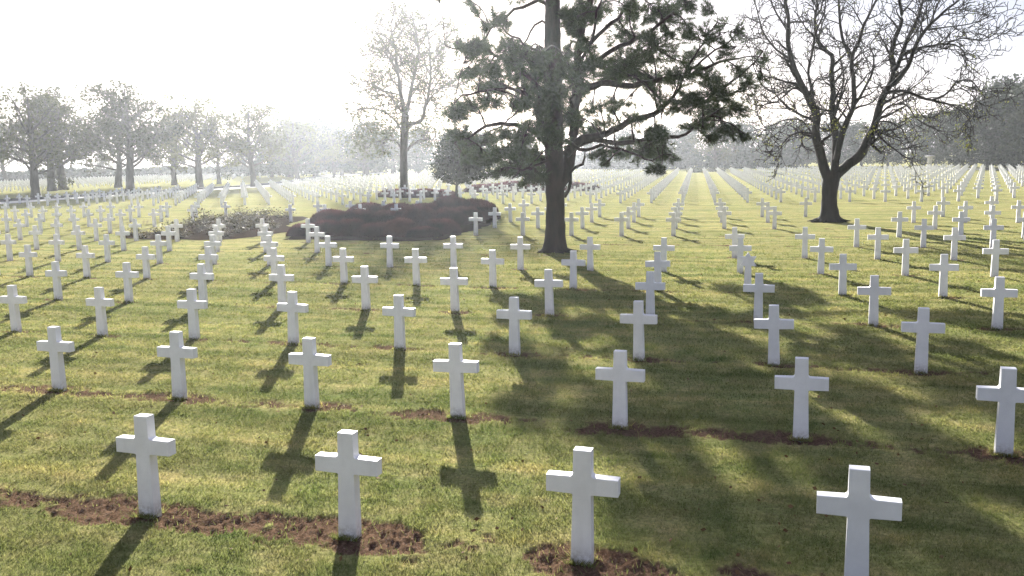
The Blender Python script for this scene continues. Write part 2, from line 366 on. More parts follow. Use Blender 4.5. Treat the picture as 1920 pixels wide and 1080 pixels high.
def build_grass():
    rng = np.random.default_rng(4)
    n = 1050000
    y = 4.6 * (46 / 4.6) ** rng.random(n); hw = 0.60 * y + .6
    x = rng.uniform(-1, 1, n) * hw; wide = rng.random(n) < .24; x = np.where(wide, np.sign(x) * (hw + rng.random(n) * (3.5 + .22 * y)), x)
    so = soil_mask(x, y)
    clump = fbm(x * 3.3, y * 3.3, 55, 3)
    keep = (rng.random(n) > so * .93) & (rng.random(n) < sstep(46, 20, y)) & (rng.random(n) < .35 + 1.2 * (clump - .25))
    x, y, clump = x[keep], y[keep], clump[keep]; n = len(x)
    ex, ey = [], []
    for j_ in range(0, 5):
        for i_ in range(-11, 7):
            g_ = lattice(i_, j_); m_ = 170 if j_ < 2 else 60
            if abs(g_[0]) > .62 * g_[1] + 1: continue
            u_ = rng.uniform(-.14, .14, m_); v_ = np.where(rng.random(m_) < .75, -1, 1) * rng.uniform(.065, .12, m_); f_ = math.atan2(GA[1], GA[0])
            ex.append(g_[0] + u_ * math.cos(f_) - v_ * math.sin(f_)); ey.append(g_[1] + u_ * math.sin(f_) + v_ * math.cos(f_))
    ex, ey = np.concatenate(ex), np.concatenate(ey); x = np.concatenate([x, ex]); y = np.concatenate([y, ey]); clump = np.concatenate([clump, np.full(len(ex), 1.35)]); n = len(x)
    sc = np.sqrt(y / 8.0)
    h = (0.014 + 0.028 * rng.random(n)) * sc ** .5 * (0.6 + .8 * clump); w = (0.006 + .005 * rng.random(n)) * sc * sc
    a = rng.uniform(0, 2 * np.pi, n); lean = rng.uniform(.5, 2.6, n)
    dx, dy = np.cos(a), np.sin(a); b = a + rng.uniform(.9, 2.2, n)
    base = np.stack([x, y, (fbm(x * .5, y * .5, 21, 3) - .5) * 0.05 * sstep(70, 30, np.hypot(x, y)) - .02], 1)
    wv = np.stack([np.cos(b) * w, np.sin(b) * w, np.zeros(n)], 1)
    tip = base + np.stack([dx * lean * h, dy * lean * h, h + .014], 1)
    V = np.stack([base - wv * .5, base + wv * .5, tip], 1).reshape(-1, 3)
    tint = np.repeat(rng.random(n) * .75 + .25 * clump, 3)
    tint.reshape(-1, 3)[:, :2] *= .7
    o = link("grass", make_mesh("grass", V, None, np.arange(n * 3).reshape(-1, 3), False, {"tint": tint}), M_BLADE)
    tag(o, "short green grass growing over the lawn between the near rows of crosses", "grass", kind="stuff")
build_grass()

def build_litter():
    rng = np.random.default_rng(77); n = 520; g = Geo()
    y = 5.0 * (34 / 5.0) ** rng.random(n); x = rng.uniform(-.62, .62, n) * y
    leaf_quads(g, np.stack([x, y, rng.uniform(.012, .03, n)], 1), .055, rng, .7, .75)
    tag(link("fallen_leaves", g.mesh("fallen_leaves", False), M_LITTER), "small dry brown leaves scattered over the near lawn", "leaves", kind="stuff")
M_LITTER = plain_material("dry_leaf", (.07, .035, .018), (.22, .13, .06), 5, .9, 0, .01, .1)
build_litter()

# ---------------------------------------------------------------- crosses
def fillet(p, q, c, r, n=4):
    """arc replacing the inner corner c between the directions p and q"""
    p, q, c = map(np.array, (p, q, c)); out = []
    ctr = c + (p + q) * r
    for k in range(n + 1):
        a = k / n * math.pi / 2; out.append(ctr - q * r * math.cos(a) - p * r * math.sin(a))
    return out
def outline_mesh(name, outline, thick, bev=0.006):
    """front face, back face and walls with a narrow bevel all round"""
    import bmesh
    bm = bmesh.new(); n = len(outline)
    lo = [bm.verts.new((x, -thick / 2, z)) for x, z in outline]; hi = [bm.verts.new((x, thick / 2, z)) for x, z in outline]
    f1 = bm.faces.new(lo); f2 = bm.faces.new(hi[::-1])
    for k in range(n): bm.faces.new((lo[k], hi[k], hi[(k + 1) % n], lo[(k + 1) % n]))
    bmesh.ops.recalc_face_normals(bm, faces=bm.faces[:])
    rim = [e for e in bm.edges if any(f in (f1, f2) for f in e.link_faces)]
    if bev: bmesh.ops.bevel(bm, geom=rim, offset=bev, segments=2, affect='EDGES', profile=.6)
    bmesh.ops.triangulate(bm, faces=[f for f in bm.faces if len(f.verts) > 4])
    me = bpy.data.meshes.new(name); bm.to_mesh(me); bm.free(); me.materials.append(M_MARBLE); return me
CROSS_H, TH = 1.07, 0.125
def cross_outline():
    wb, wm, wt, arm, z0, z1, r = .100, .086, .082, .335, .655, .820, .028
    half = [(wb, -.12), (wb, 0)]
    half += [tuple(v) for v in fillet((1, 0), (0, -1), (wm, z0), r * .55, 3)][::1]
    half += [(arm, z0 + .004), (arm, z1 - .004)]
    half += [tuple(v) for v in fillet((0, 1), (1, 0), (wm, z1), r, 4)]
    half += [(wt, CROSS_H)]
    return half
_h = cross_outline()
def _fix(h):
    # corner arcs run so that the outline keeps climbing
    a = h[2:6]; b = h[8:13]
    a = sorted(a, key=lambda v: (v[0] - v[1] * 0) ); a = sorted(a, key=lambda v: v[0])
    b = sorted(b, key=lambda v: -v[0])
    return h[:2] + a + h[6:8] + b + h[13:]
_h = _fix(_h)
CROSS_OUT = _h + [(-x, z) for x, z in _h[::-1]]
cross_me = outline_mesh("grave_cross", CROSS_OUT, TH, 0.006)
# plain version for the far mass
far_out = [(.1, -.1), (.086, .655), (.335, .657), (.335, .818), (.086, .82), (.082, 1.07)]
far_out = far_out + [(-x, z) for x, z in far_out[::-1]]

GONE = {6: range(-4, 2), 7: range(-5, 4), 8: [-11, -10, -9, -8, -7, -6, -5, -4, 2, 3, 4], 9: [-11, -10, -9, -8, -7, -6, -5, -4, 4, 5],
        10: [-11, -10, -5, -4, 4, 5], 11: [-11, -10, -5, -4, 5, 6]}
sites = []                                             # (row index from the front, lattice i, xy, plot)
for j in range(0, 12):
    for i in range(-26, 17):
        if i in GONE.get(j, ()): continue
        sites.append((j, i, lattice(i, j), 0))
BEDS2 = [ground(770, 364), ground(840, 364), ground(1000, 356), ground(1070, 354), ground(930, 356)]
for n in range(0, 25):
    for i in range(-36, 34):
        g = lattice(i, 14.68 + n)
        edge = -27.6 + max(0, n - 2) * 0.16
        if i < edge: continue
        if any(np.hypot(*(g - b) / np.array([4.0, 3.0])) < 1 for b in BEDS2): continue
        if np.hypot(*(g - ground(757, 362))) < 2.2: continue
        sites.append((14 + n, i, g, 1))
rngc = random.Random(8)
vis = []
for s in sites:
    q = to_px([[s[2][0], s[2][1], 0.0], [s[2][0], s[2][1], .75], [s[2][0], s[2][1], 1.05]])
    sz = F / s[2][1]; half = .34 * sz
    inside = (q[:, 0].max() + half > 3) and (q[:, 0].min() - half < 1917) and q[2, 1] < 1070 and s[2][1] > 4
    vis.append((inside, sz, q[1, 0]))
order = [k for k in sorted(range(len(sites)), key=lambda k: -vis[k][1]) if vis[k][0]]
single = set(order[:300])

ORD = ["", "first", "second", "third", "fourth", "fifth", "sixth", "seventh", "eighth", "ninth", "tenth", "eleventh", "twelfth", "thirteenth", "fourteenth", "fifteenth", "sixteenth", "seventeenth", "eighteenth", "nineteenth", "twentieth",
       "twenty-first", "twenty-second", "twenty-third", "twenty-fourth", "twenty-fifth"]
rows = {}
for k in range(len(sites)):
    if vis[k][0]: rows.setdefault(sites[k][0], []).append(k)
label_of = {}
SPECIAL = {(0, -1): "nearest white cross at lower left, its foot in bare brown earth",
           (0, 0): "large near white cross left of centre with earth strip on both sides",
           (0, 1): "large near white cross right of centre, standing wholly in tree shade",
           (0, 2): "largest white cross at lower right, its foot cut off by the frame",
           (1, 3): "white cross at right edge of the second row, its arm cut off",
           (5, -1): "white cross standing just left of the big pine's roots",
           (5, 0): "white cross standing just right of the big pine's roots",
           (8, -3): "white cross at the right front corner of the maroon heather bed",
           (9, -3): "white cross hard against the right end of the maroon heather bed",
           (7, -6): "white cross before the left end of the maroon heather bed",
           (6, -5): "white cross just in front of the heather bed's left corner",
           (10, -9): "lone white cross on bare ground between rose bed and heather bed",
           (11, 4): "lone white cross just left of the bare tree's trunk",
           (7, 4): "first white cross to the right of the bare tree's foot"}
for rj, ks in rows.items():
    ks.sort(key=lambda k: vis[k][2]); n = len(ks)
    for pos, k in enumerate(ks):
        if k not in single: continue
        key = (sites[k][0], sites[k][1])
        if key in SPECIAL: label_of[k] = SPECIAL[key]; continue
        side, num = ("left", pos + 1) if pos < n / 2 else ("right", n - pos)
        place = "leftmost" if (side == "left" and num == 1) else "rightmost" if num == 1 else None
        if sites[k][3] == 0: rowtxt = ("front row" if rj == 0 else ORD[rj + 1] + " row from the front")
        else: rowtxt = ("first row beyond the grass aisle" if rj == 14 else ORD[rj - 13] + " row beyond the grass aisle")
        if place: label_of[k] = "white marble cross, %s in the %s" % (place, rowtxt)
        else: label_of[k] = "white marble cross, %s from %s in the %s" % (ORD[num], side, rowtxt)
FACE = math.atan2(GA[1], GA[0])
far_geo = Geo(); _no = len(far_out); _fo = np.array(far_out)
_base = np.vstack([np.stack([_fo[:, 0], np.full(_no, -TH / 2), _fo[:, 1]], 1), np.stack([_fo[:, 0], np.full(_no, TH / 2), _fo[:, 1]], 1)])
_walls = [[k, k + _no, (k + 1) % _no + _no, (k + 1) % _no] for k in range(_no)]
# faces: shaft, arms, head as quads (indices into the 12-point outline)
_fq = [[0, 1, 10, 11], [1, 4, 7, 10], [1, 2, 3, 4], [7, 8, 9, 10], [4, 5, 6, 7]]
_faces = [f[::-1] for f in _fq] + [[v + _no for v in f] for f in _fq]
_allq = np.array([w[::-1] for w in _walls] + [f[::-1] for f in _faces])
STAR = (4, 2)
def far_cross(x, y, rz, hs=1.0):
    c, s_ = math.cos(rz), math.sin(rz); v = _base
    far_geo.add(np.stack([v[:, 0] * c - v[:, 1] * s_ + x, v[:, 0] * s_ + v[:, 1] * c + y, v[:, 2] * hs], 1), _allq)
for k, (rj, i, g, plot) in enumerate(sites):
    rz = FACE + R(rngc.gauss(0, .8))
    if k in single:
        if (rj, i) == STAR: star_site = (k, g, rz); continue
        o = link("grave_cross", cross_me, None, None, (g[0], g[1], rngc.uniform(-.015, .01)), rz)
        o.rotation_euler[0] = R(rngc.gauss(0, .5)); o.rotation_euler[1] = R(rngc.gauss(0, .5))
        tag(o, label_of[k], "grave cross", "rows of white marble crosses")
    else:
        q = to_px([[g[0], g[1], .5]])[0]
        if -140 - 9000 / g[1] < q[0] < 2060 + 9000 / g[1] and g[1] > 4: far_cross(g[0], g[1], rz)
# graves in the plot beyond the grove on the far left
for j in np.arange(17, 60):
    for i in range(-62, -41):
        g = lattice(i + (j - 17) * .03, j)
        q = to_px([[g[0], g[1], .5]])[0]
        if -80 < q[0] < 640 and g[1] < 275: far_cross(g[0], g[1], FACE + R(rngc.gauss(0, 1)))
o = link("cross_field", far_geo.mesh("cross_field", False), M_MARBLE)
tag(o, "sea of small white crosses fading into the haze behind the nearer rows", "crosses", kind="stuff")
# the one six-pointed star headstone
def star_headstone():
    k, g, rz = star_site
    zc, ro = .84, .245; ri = ro / math.sqrt(3)
    import bmesh
    pts = []
    for n in range(12):
        a = math.pi / 2 + n * math.pi / 6; r = ro if n % 2 == 0 else ri
        pts.append((r * math.cos(a), zc + r * math.sin(a)))
    root = empty("star_headstone", (g[0], g[1], 0), rz)
    star = link("star", outline_mesh("star", pts[::-1], TH, .006), None, root)
    shaft = [(.1, -.12), (.088, .60), (.084, .735), (-.084, .735), (-.088, .60), (-.1, -.12)]
    link("shaft", outline_mesh("shaft", shaft, TH - .006, .006), None, root)
    tag(root, "white marble headstone with a six-pointed star on its shaft, among the crosses", "headstone")
star_headstone()

# ---------------------------------------------------------------- trees
def limb_from_px(path, depth0, slope, wob=0.0):
    """pixel way-points (x, y) laid out at the tree's distance; the limb also runs `slope` metres nearer or farther"""
    n = len(path); return np.array([at(px, py, depth0 + slope * (k / max(1, n - 1)) ** 1.1 + wob * math.sin(2.1 * k + depth0)) for k, (px, py) in enumerate(path)])

def finish_tree(name, base, wood, wood_mat, crown, crown_mat, label, cat="tree", group=None, wood_smooth=True):
    root = empty(name, (base[0], base[1], 0))
    off = np.array([base[0], base[1], 0])
    me = wood.mesh("trunk"); me.transform(Matrix.Translation((-base[0], -base[1], 0))); link("trunk", me, wood_mat, root)
    if crown is not None:
        me = crown.mesh("crown", False); me.transform(Matrix.Translation((-base[0], -base[1], 0))); link("crown", me, crown_mat, root)
    return tag(root, label, cat, group)

def trunk_path(geo, pts, rad, rng, flare=1.9, sides=18, bump=.035):
    P = resample(pts, .22); s = np.linspace(0, 1, len(P)); r = np.interp(s, np.linspace(0, 1, len(rad)), rad)
    z = P[:, 2] - P[0, 2]; r = r * (1 + (flare - 1) * np.exp(-z / .32))
    th_b = bump
    geo.tube(P, r, sides, th_b, rng)

def build_pine():
    rng = np.random.default_rng(12); wood, crown = Geo(), Geo()
    D = 36.2; base = ground(1040, 472); m = D / F
    px = lambda path, sl=0.0, w=0.0: limb_from_px(path, base[1], sl, w)
    # trunk (leaves the frame at the top) and its second stem
    tp = px([(1040, 476), (1041, 440), (1041, 390), (1040, 330), (1038, 250), (1037, 150), (1036, 60), (1037, -40), (1041, -160), (1035, -280)])
    trunk_path(wood, tp, [.40, .36, .36, .36, .35, .31, .26, .22, .15, .07], rng, 1.55, 20, .03)
    for a in range(9):                                        # surface roots
        an = a * 2 * math.pi / 9 + rng.uniform(-.25, .25); Lr = rng.uniform(.55, 1.15)
        P = np.array([[base[0] + math.cos(an) * q, base[1] + math.sin(an) * q, .24 * (1 - q / Lr) ** 2 - .03] for q in np.linspace(.25, Lr, 7)])
        wood.tube(P, np.linspace(.15, .04, 7), 8, .05, rng)
    limbs = []
    def L(path, r0, r1, sl, w=.12):
        P = resample(px(path, sl, w), .3); P = P + rng.standard_normal(P.shape) * .03; P[0] = P[0] * 1
        wood.tube(P, np.linspace(r0, r1, len(P)), 9, .04, rng); limbs.append((P, r0, r1)); return P
    L([(1050, 350), (1066, 300), (1077, 240), (1080, 170), (1082, 110), (1092, 50), (1108, 0), (1124, -70), (1150, -150)], .24, .07, .5)
    L([(1056, 368), (1066, 352), (1072, 335), (1071, 320), (1082, 311), (1093, 305), (1097, 292), (1096, 280)], .085, .035, -.3)
    L([(1062, 290), (1086, 262), (1130, 254), (1165, 234), (1194, 225), (1233, 209), (1255, 189), (1285, 195), (1320, 192), (1370, 178)], .17, .05, -1.6)
    L([(1060, 280), (1110, 262), (1160, 268), (1218, 260), (1262, 258), (1295, 246), (1318, 226), (1350, 205)], .12, .035, 1.2)
    L([(1070, 190), (1098, 165), (1140, 158), (1180, 160), (1230, 150), (1290, 140), (1340, 120), (1385, 110)], .15, .04, 1.6)
    L([(1075, 150), (1110, 120), (1150, 95), (1200, 70), (1240, 45), (1270, 10), (1290, -30)], .11, .04, -1.0)
    L([(1080, 110), (1110, 75), (1150, 40), (1185, 5), (1215, -40)], .10, .04, 1.3)
    L([(1079, 160), (1090, 115), (1112, 70), (1120, 20), (1150, -40)], .08, .03, -1.4)
    L([(1255, 189), (1280, 150), (1300, 110), (1320, 80), (1335, 55), (1345, 40)], .06, .02, -1.0)
    L([(1290, 140), (1330, 100), (1360, 85), (1385, 60), (1395, 50)], .05, .02, 2.2)
    L([(1320, 192), (1360, 160), (1390, 140), (1420, 110), (1430, 95)], .05, .02, -2.0)
    L([(1034, 60), (1025, 2), (977, 14), (946, 31), (917, 60), (903, 82), (880, 95)], .09, .025, -.8)
    L([(1034, 90), (1020, 40), (996, 50), (982, 85), (960, 95)], .06, .025, 1.2)
    L([(1032, 280), (1008, 250), (977, 238), (950, 230), (920, 236), (890, 248), (870, 262), (850, 268)], .13, .03, -1.5)
    L([(1030, 250), (985, 190), (962, 215), (930, 240), (900, 255)], .05, .02, 1.6)
    L([(1032, 200), (1000, 150), (960, 120), (925, 100), (890, 95), (860, 92), (835, 85)], .10, .025, 1.4)
    L([(1032, 230), (990, 180), (950, 165), (910, 170), (870, 180), (850, 195)], .09, .025, -2.0)
    L([(1034, 150), (1010, 100), (975, 80), (940, 50), (930, 25)], .07, .02, -2.2)
    L([(1033, 310), (1000, 290), (965, 290), (930, 285), (900, 300)], .08, .025, 2.0)
    L([(1033, 300), (1005, 310), (985, 320), (960, 330)], .06, .02, -2.2)
    L([(1060, 260), (1090, 280), (1130, 275), (1180, 285), (1220, 300), (1240, 316)], .08, .02, -2.4)
    # upper crown, above the frame
    for k in range(16):
        y0 = rng.uniform(-260, -20); sg = rng.choice([-1, 1]); ln = rng.uniform(70, 190) * (1 - abs(y0 + 60) / 420)
        L([(1037, y0), (1037 + sg * ln * .35, y0 - 20), (1037 + sg * ln * .7, y0 - 28), (1037 + sg * ln, y0 - 45)], .09, .03, rng.uniform(-3.5, 3.5))
    LP = np.vstack([p for p, _, _ in limbs]); LR = np.concatenate([np.linspace(a, b, len(p)) for p, a, b in limbs])
    # foliage masses: (x, y, half width, half height, shoots); every mass gets a branch of its own
    masses = [(1180, 62, 60, 42, 80), (1240, 30, 60, 34, 85), (1285, 12, 30, 20, 26), (1232, 92, 55, 32, 70), (1165, 118, 60, 22, 70), (1110, 118, 50, 16, 50), (1150, 142, 70, 16, 70),
              (1080, 135, 30, 25, 26), (1215, 150, 60, 24, 75), (1275, 145, 45, 24, 50), (1300, 105, 34, 26, 30), (1326, 22, 13, 16, 12), (1322, 60, 22, 22, 18), (1352, 45, 16, 16, 12), (1386, 60, 16, 20, 14), (1362, 92, 26, 24, 24),
              (1330, 140, 40, 22, 36), (1385, 130, 26, 30, 28), (1405, 165, 22, 28, 22), (1432, 110, 16, 18, 11), (1428, 148, 12, 12, 8), (1345, 175, 46, 24, 55), (1300, 190, 44, 22, 56), (1330, 215, 46, 22, 60), (1380, 205, 34, 22, 34),
              (1365, 245, 36, 14, 30), (1396, 256, 22, 9, 14), (1300, 236, 40, 12, 30), (1330, 262, 30, 9, 16), (1260, 205, 30, 12, 16), (1225, 255, 40, 14, 34), (1180, 262, 34, 12, 26), (1240, 285, 34, 18, 42),
              (1205, 285, 36, 20, 42), (1160, 288, 30, 16, 26), (1125, 290, 26, 12, 15), (1228, 316, 22, 10, 20), (1135, 308, 14, 8, 6), (1265, 300, 10, 8, 5), (1105, 250, 34, 16, 26), (1140, 230, 34, 12, 10),
              (1120, 200, 40, 12, 12), (1170, 195, 40, 12, 12), (1060, 120, 26, 20, 20), (1040, 170, 40, 40, 60), (1060, 215, 34, 30, 40), (1040, 260, 34, 26, 44),
              (885, 92, 32, 16, 40), (860, 86, 18, 9, 12), (930, 40, 20, 20, 18), (950, 42, 14, 14, 8), (910, 55, 14, 14, 8), (890, 18, 16, 9, 7), (820, -6, 12, 7, 5), (880, 4, 10, 8, 4), (905, 84, 18, 12, 12),
              (950, 92, 40, 20, 34), (985, 105, 40, 26, 44), (1010, 130, 30, 30, 40), (965, 130, 40, 20, 32), (925, 125, 36, 18, 18), (900, 135, 36, 16, 18), (870, 140, 26, 10, 14), (935, 160, 44, 22, 26),
              (985, 165, 34, 26, 30), (1012, 190, 26, 34, 38), (900, 165, 32, 14, 14), (965, 195, 36, 20, 22), (925, 190, 32, 14, 16), (880, 200, 26, 12, 14), (855, 215, 26, 14, 20), (1015, 235, 26, 26, 34),
              (980, 255, 34, 16, 30), (945, 250, 34, 14, 26), (910, 262, 34, 16, 30), (880, 270, 30, 14, 26), (850, 250, 22, 12, 13), (945, 285, 36, 18, 44), (985, 290, 34, 20, 46), (1012, 295, 22, 24, 34),
              (905, 292, 30, 16, 30), (960, 315, 30, 14, 32), (995, 325, 30, 16, 36), (1012, 335, 16, 14, 16), (930, 322, 22, 12, 16), (875, 295, 18, 12, 10), (985, 342, 20, 8, 10), (1175, 20, 40, 20, 16), (1130, 15, 30, 16, 10)]
    for k in range(75):                                       # small loose sprays all through the crown
        cx, cy, ex_, ey_ = ((1185, 135, 215, 130) if k % 3 else (955, 185, 105, 120)); aa = rng.uniform(0, 6.28); rq = rng.random() ** .6
        masses.append((cx + math.cos(aa) * ex_ * rq, cy + math.sin(aa) * ey_ * rq, 20, 13, 11))
    for k in range(14): masses.append((1075 + rng.normal(0, 30), rng.uniform(0, 130), 24, 16, 13))
    for k in range(60): masses.append((1037 + rng.normal(0, 120), rng.uniform(-300, -20), 45, 26, 34))
    C, Dv = [], []
    for (mx, my, hw, hh, nt_) in masses:
        zsp = rng.normal(0, 2.0)
        ctr = at(mx, my, base[1] + np.clip(zsp, -4, 4))
        dd = np.linalg.norm(LP - ctr, axis=1) + 2.0 * (LP[:, 2] > ctr[2] + .8); k = int(np.argmin(dd)); p0 = LP[k]
        ctr_b = ctr + (ctr - p0) * .15
        mid = (p0 + ctr_b) / 2 + np.array([0, 0, .12 * np.linalg.norm(ctr - p0)]) + rng.standard_normal(3) * .08
        br = resample(np.array([p0, mid, ctr_b]), .25); wood.tube(br, np.linspace(min(LR[k] * .7, .05), .014, len(br)), 5)
        n = int(nt_ * (1.4 if mx > 1170 and my < 175 else 1.9 if mx > 1090 else 2.3))
        q = rng.standard_normal((n, 3)); q = q / np.linalg.norm(q, axis=1)[:, None] * (rng.random(n) ** .55)[:, None]
        T = ctr + q * np.array([hw * m * 1.12, (hw + hh) * .5 * m * 1.4, hh * m * 1.3])
        sub = ctr + rng.standard_normal((5, 3)) * np.array([hw * m * .62, hw * m * .6, hh * m * .75]); T = T + (sub[rng.integers(0, 5, n)] - T) * rng.uniform(.05, .55, n)[:, None]
        # shoots: thin twigs from the branch end out to each tuft (clumped in threes)
        anc = br[np.clip(((np.linalg.norm(T - p0, axis=1) / (np.linalg.norm(ctr_b - p0) + 1e-6)) * (len(br) - 1) * .8).astype(int), 0, len(br) - 1)]
        for a_, b_ in zip(anc[::2], T[::2]):
            mm = (a_ + b_) / 2 - np.array([0, 0, .05]); wood.tube(np.array([a_, mm, b_]), [.014, .010, .006], 3, cap=False)
        d = (T - anc); d /= np.linalg.norm(d, axis=1)[:, None] + 1e-6; d[:, 2] += .35; d /= np.linalg.norm(d, axis=1)[:, None]
        C.append(T); Dv.append(d)
    C, Dv = np.vstack(C), np.vstack(Dv)
    needle_tufts(crown, C, Dv, .21, .018, 40, rng)
    finish_tree("pine_tree", base, wood, M_PINEBARK, crown, M_NEEDLE, "tall dark pine rising out of the frame in the middle of the near crosses")
build_pine()

def build_bare_tree():
    rng = np.random.default_rng(31); wood, leaves = Geo(), Geo(); base = ground(1555, 415)
    px = lambda path, sl=0.0, w=.15: limb_from_px(path, base[1], sl, w)
    trunk_path(wood, px([(1555, 419), (1555, 395), (1555, 365), (1558, 340), (1561, 322)], 0, 0), [.44, .40, .38, .43, .42], rng, 1.95, 20, .03)
    for a in range(9):
        an = a * 2 * math.pi / 9 + rng.uniform(-.2, .2); Lr = rng.uniform(.8, 1.2)
        P = np.array([[base[0] + math.cos(an) * q, base[1] + math.sin(an) * q, .3 * (1 - q / Lr) ** 2 - .03] for q in np.linspace(.3, Lr, 7)])
        wood.tube(P, np.linspace(.2, .05, 7), 8, .05, rng)
    limbs = []; tips = []
    def L(path, r0, r1, sl):
        P = resample(px(path, sl), .3); P = P + np.cumsum(rng.standard_normal(P.shape) * .014, 0); wood.tube(P, np.linspace(r0 * .92, r1 * .85, len(P)) , 9, .04, rng); limbs.append((P, r0)); return P
    L([(1556, 345), (1543, 310), (1534, 275), (1528, 250), (1530, 215), (1514, 180), (1497, 148), (1485, 115), (1477, 80), (1477, 30), (1469, -10), (1462, -70)], .30, .045, -1.5)
    L([(1562, 335), (1565, 285), (1567, 250), (1563, 215), (1562, 170), (1560, 140), (1560, 105), (1549, 95), (1535, 80), (1525, 40), (1530, 0), (1520, -60)], .24, .035, 1.8)
    L([(1568, 300), (1582, 240), (1599, 202), (1599, 157), (1597, 107), (1613, 73), (1619, 48), (1639, 6), (1650, -60)], .19, .035, -2.2)
    L([(1597, 112), (1582, 76), (1574, 28), (1572, -20), (1560, -80)], .10, .03, -1.0)
    L([(1562, 335), (1590, 310), (1614, 290), (1628, 262), (1641, 232), (1646, 208), (1656, 180), (1672, 152), (1676, 130), (1672, 105), (1678, 78), (1692, 37), (1686, -10), (1690, -70)], .30, .05, 1.2)
    L([(1675, 132), (1684, 121), (1700, 79), (1720, 37), (1732, -5), (1745, -70)], .15, .04, 2.5)
    L([(1672, 160), (1685, 148), (1700, 129), (1720, 87), (1740, 56), (1774, 25), (1810, -5), (1850, -50)], .14, .03, -2.2)
    L([(1690, 105), (1710, 95), (1746, 87), (1774, 82), (1802, 93), (1814, 112), (1830, 125)], .09, .02, 1.5)
    L([(1660, 175), (1690, 170), (1717, 177), (1748, 187), (1782, 171), (1796, 152), (1818, 150), (1850, 185)], .10, .02, -2.5)
    L([(1528, 225), (1501, 214), (1473, 197), (1453, 174), (1440, 140)], .09, .02, 2.5)
    L([(1530, 250), (1510, 248), (1492, 250), (1475, 262), (1466, 280), (1458, 300)], .07, .018, -2.5)
    L([(1640, 245), (1661, 267), (1684, 284), (1706, 298), (1720, 305)], .07, .018, -2.0)
    L([(1648, 228), (1670, 230), (1692, 242), (1705, 270)], .06, .018, 2.8)
    L([(1512, 178), (1490, 165), (1460, 190), (1430, 200), (1420, 215)], .06, .018, 1.5)
    L([(1484, 115), (1455, 92), (1430, 60), (1418, 20), (1410, -30)], .07, .02, -1.5)
    L([(1528, 180), (1515, 140), (1522, 100), (1530, 60), (1545, 20), (1545, -30)], .09, .025, -2.5)
    L([(1563, 220), (1575, 185), (1582, 150), (1575, 110), (1572, 80)], .08, .02, 2.6)
    L([(1600, 200), (1620, 170), (1635, 140), (1640, 100), (1632, 85), (1650, 60), (1656, 40)], .09, .02, 2.0)
    L([(1580, 245), (1560, 210), (1540, 205), (1520, 220), (1500, 240)], .07, .018, -3.0)
    L([(1640, 232), (1665, 200), (1700, 195), (1715, 215), (1740, 235), (1770, 245)], .07, .018, 3.0)
    L([(1530, 262), (1500, 225), (1470, 225), (1440, 238), (1415, 232)], .06, .018, 3.2)
    L([(1740, 56), (1780, 50), (1830, 40), (1870, 20)], .05, .016, .8)
    L([(1477, 60), (1455, 20), (1440, -20), (1425, -60)], .07, .02, 1.8)
    L([(1453, 174), (1430, 160), (1415, 130), (1408, 95)], .05, .016, 1.2)
    L([(1774, 82), (1810, 70), (1850, 75), (1885, 60)], .05, .016, 1.6)
    L([(1748, 187), (1790, 200), (1815, 220), (1830, 250)], .05, .016, -1.2)
    L([(1740, 56), (1765, 0), (1800, -50)], .06, .02, -2.6)
    L([(1782, 171), (1800, 165), (1830, 185), (1850, 200)], .04, .015, -1.)
    prm = dict(spacing=[.42, .29, .25], len=[2.0, 1.1, .62], ang=[(28, 65), (30, 70), (30, 75)], wig=.20, up=[.03, .02, .03], minr=.019, sides=[5, 4, 3], start=[.16, .15, .2], rr=.42, levels=3)
    for P, r0 in limbs: twig_out(wood, P, r0, 0, prm, rng, tips)
    T = np.array([t[0] for t in tips]); Pp = to_px(T)
    low = (Pp[:, 1] > 190); pick = rng.random(len(T)) < np.where(low, .45, .12)
    Cc = np.repeat(T[pick], 2, 0) + rng.standard_normal((pick.sum() * 2, 3)) * .05
    leaf_quads(leaves, Cc, .085, rng)
    for (lx, ly, n_) in [(1803, 268, 60), (1728, 268, 30), (1630, 300, 70), (1600, 260, 60), (1560, 235, 40), (1700, 225, 40), (1720, 215, 40), (1640, 250, 50), (1520, 255, 30)]:
        c = at(lx, ly, base[1] + rng.uniform(-2, 2)); k = np.argmin(np.linalg.norm(T - c, axis=1))
        if np.linalg.norm(T[k] - c) < 1.2: c = T[k]
        leaf_quads(leaves, c + rng.standard_normal((n_, 3)) * np.array([.28, .28, .17]), .10, rng)
    finish_tree("bare_tree", base, wood, M_BARK, leaves, M_FRESH, "bare black tree with wide twisted branches and only a few fresh leaves")
build_bare_tree()

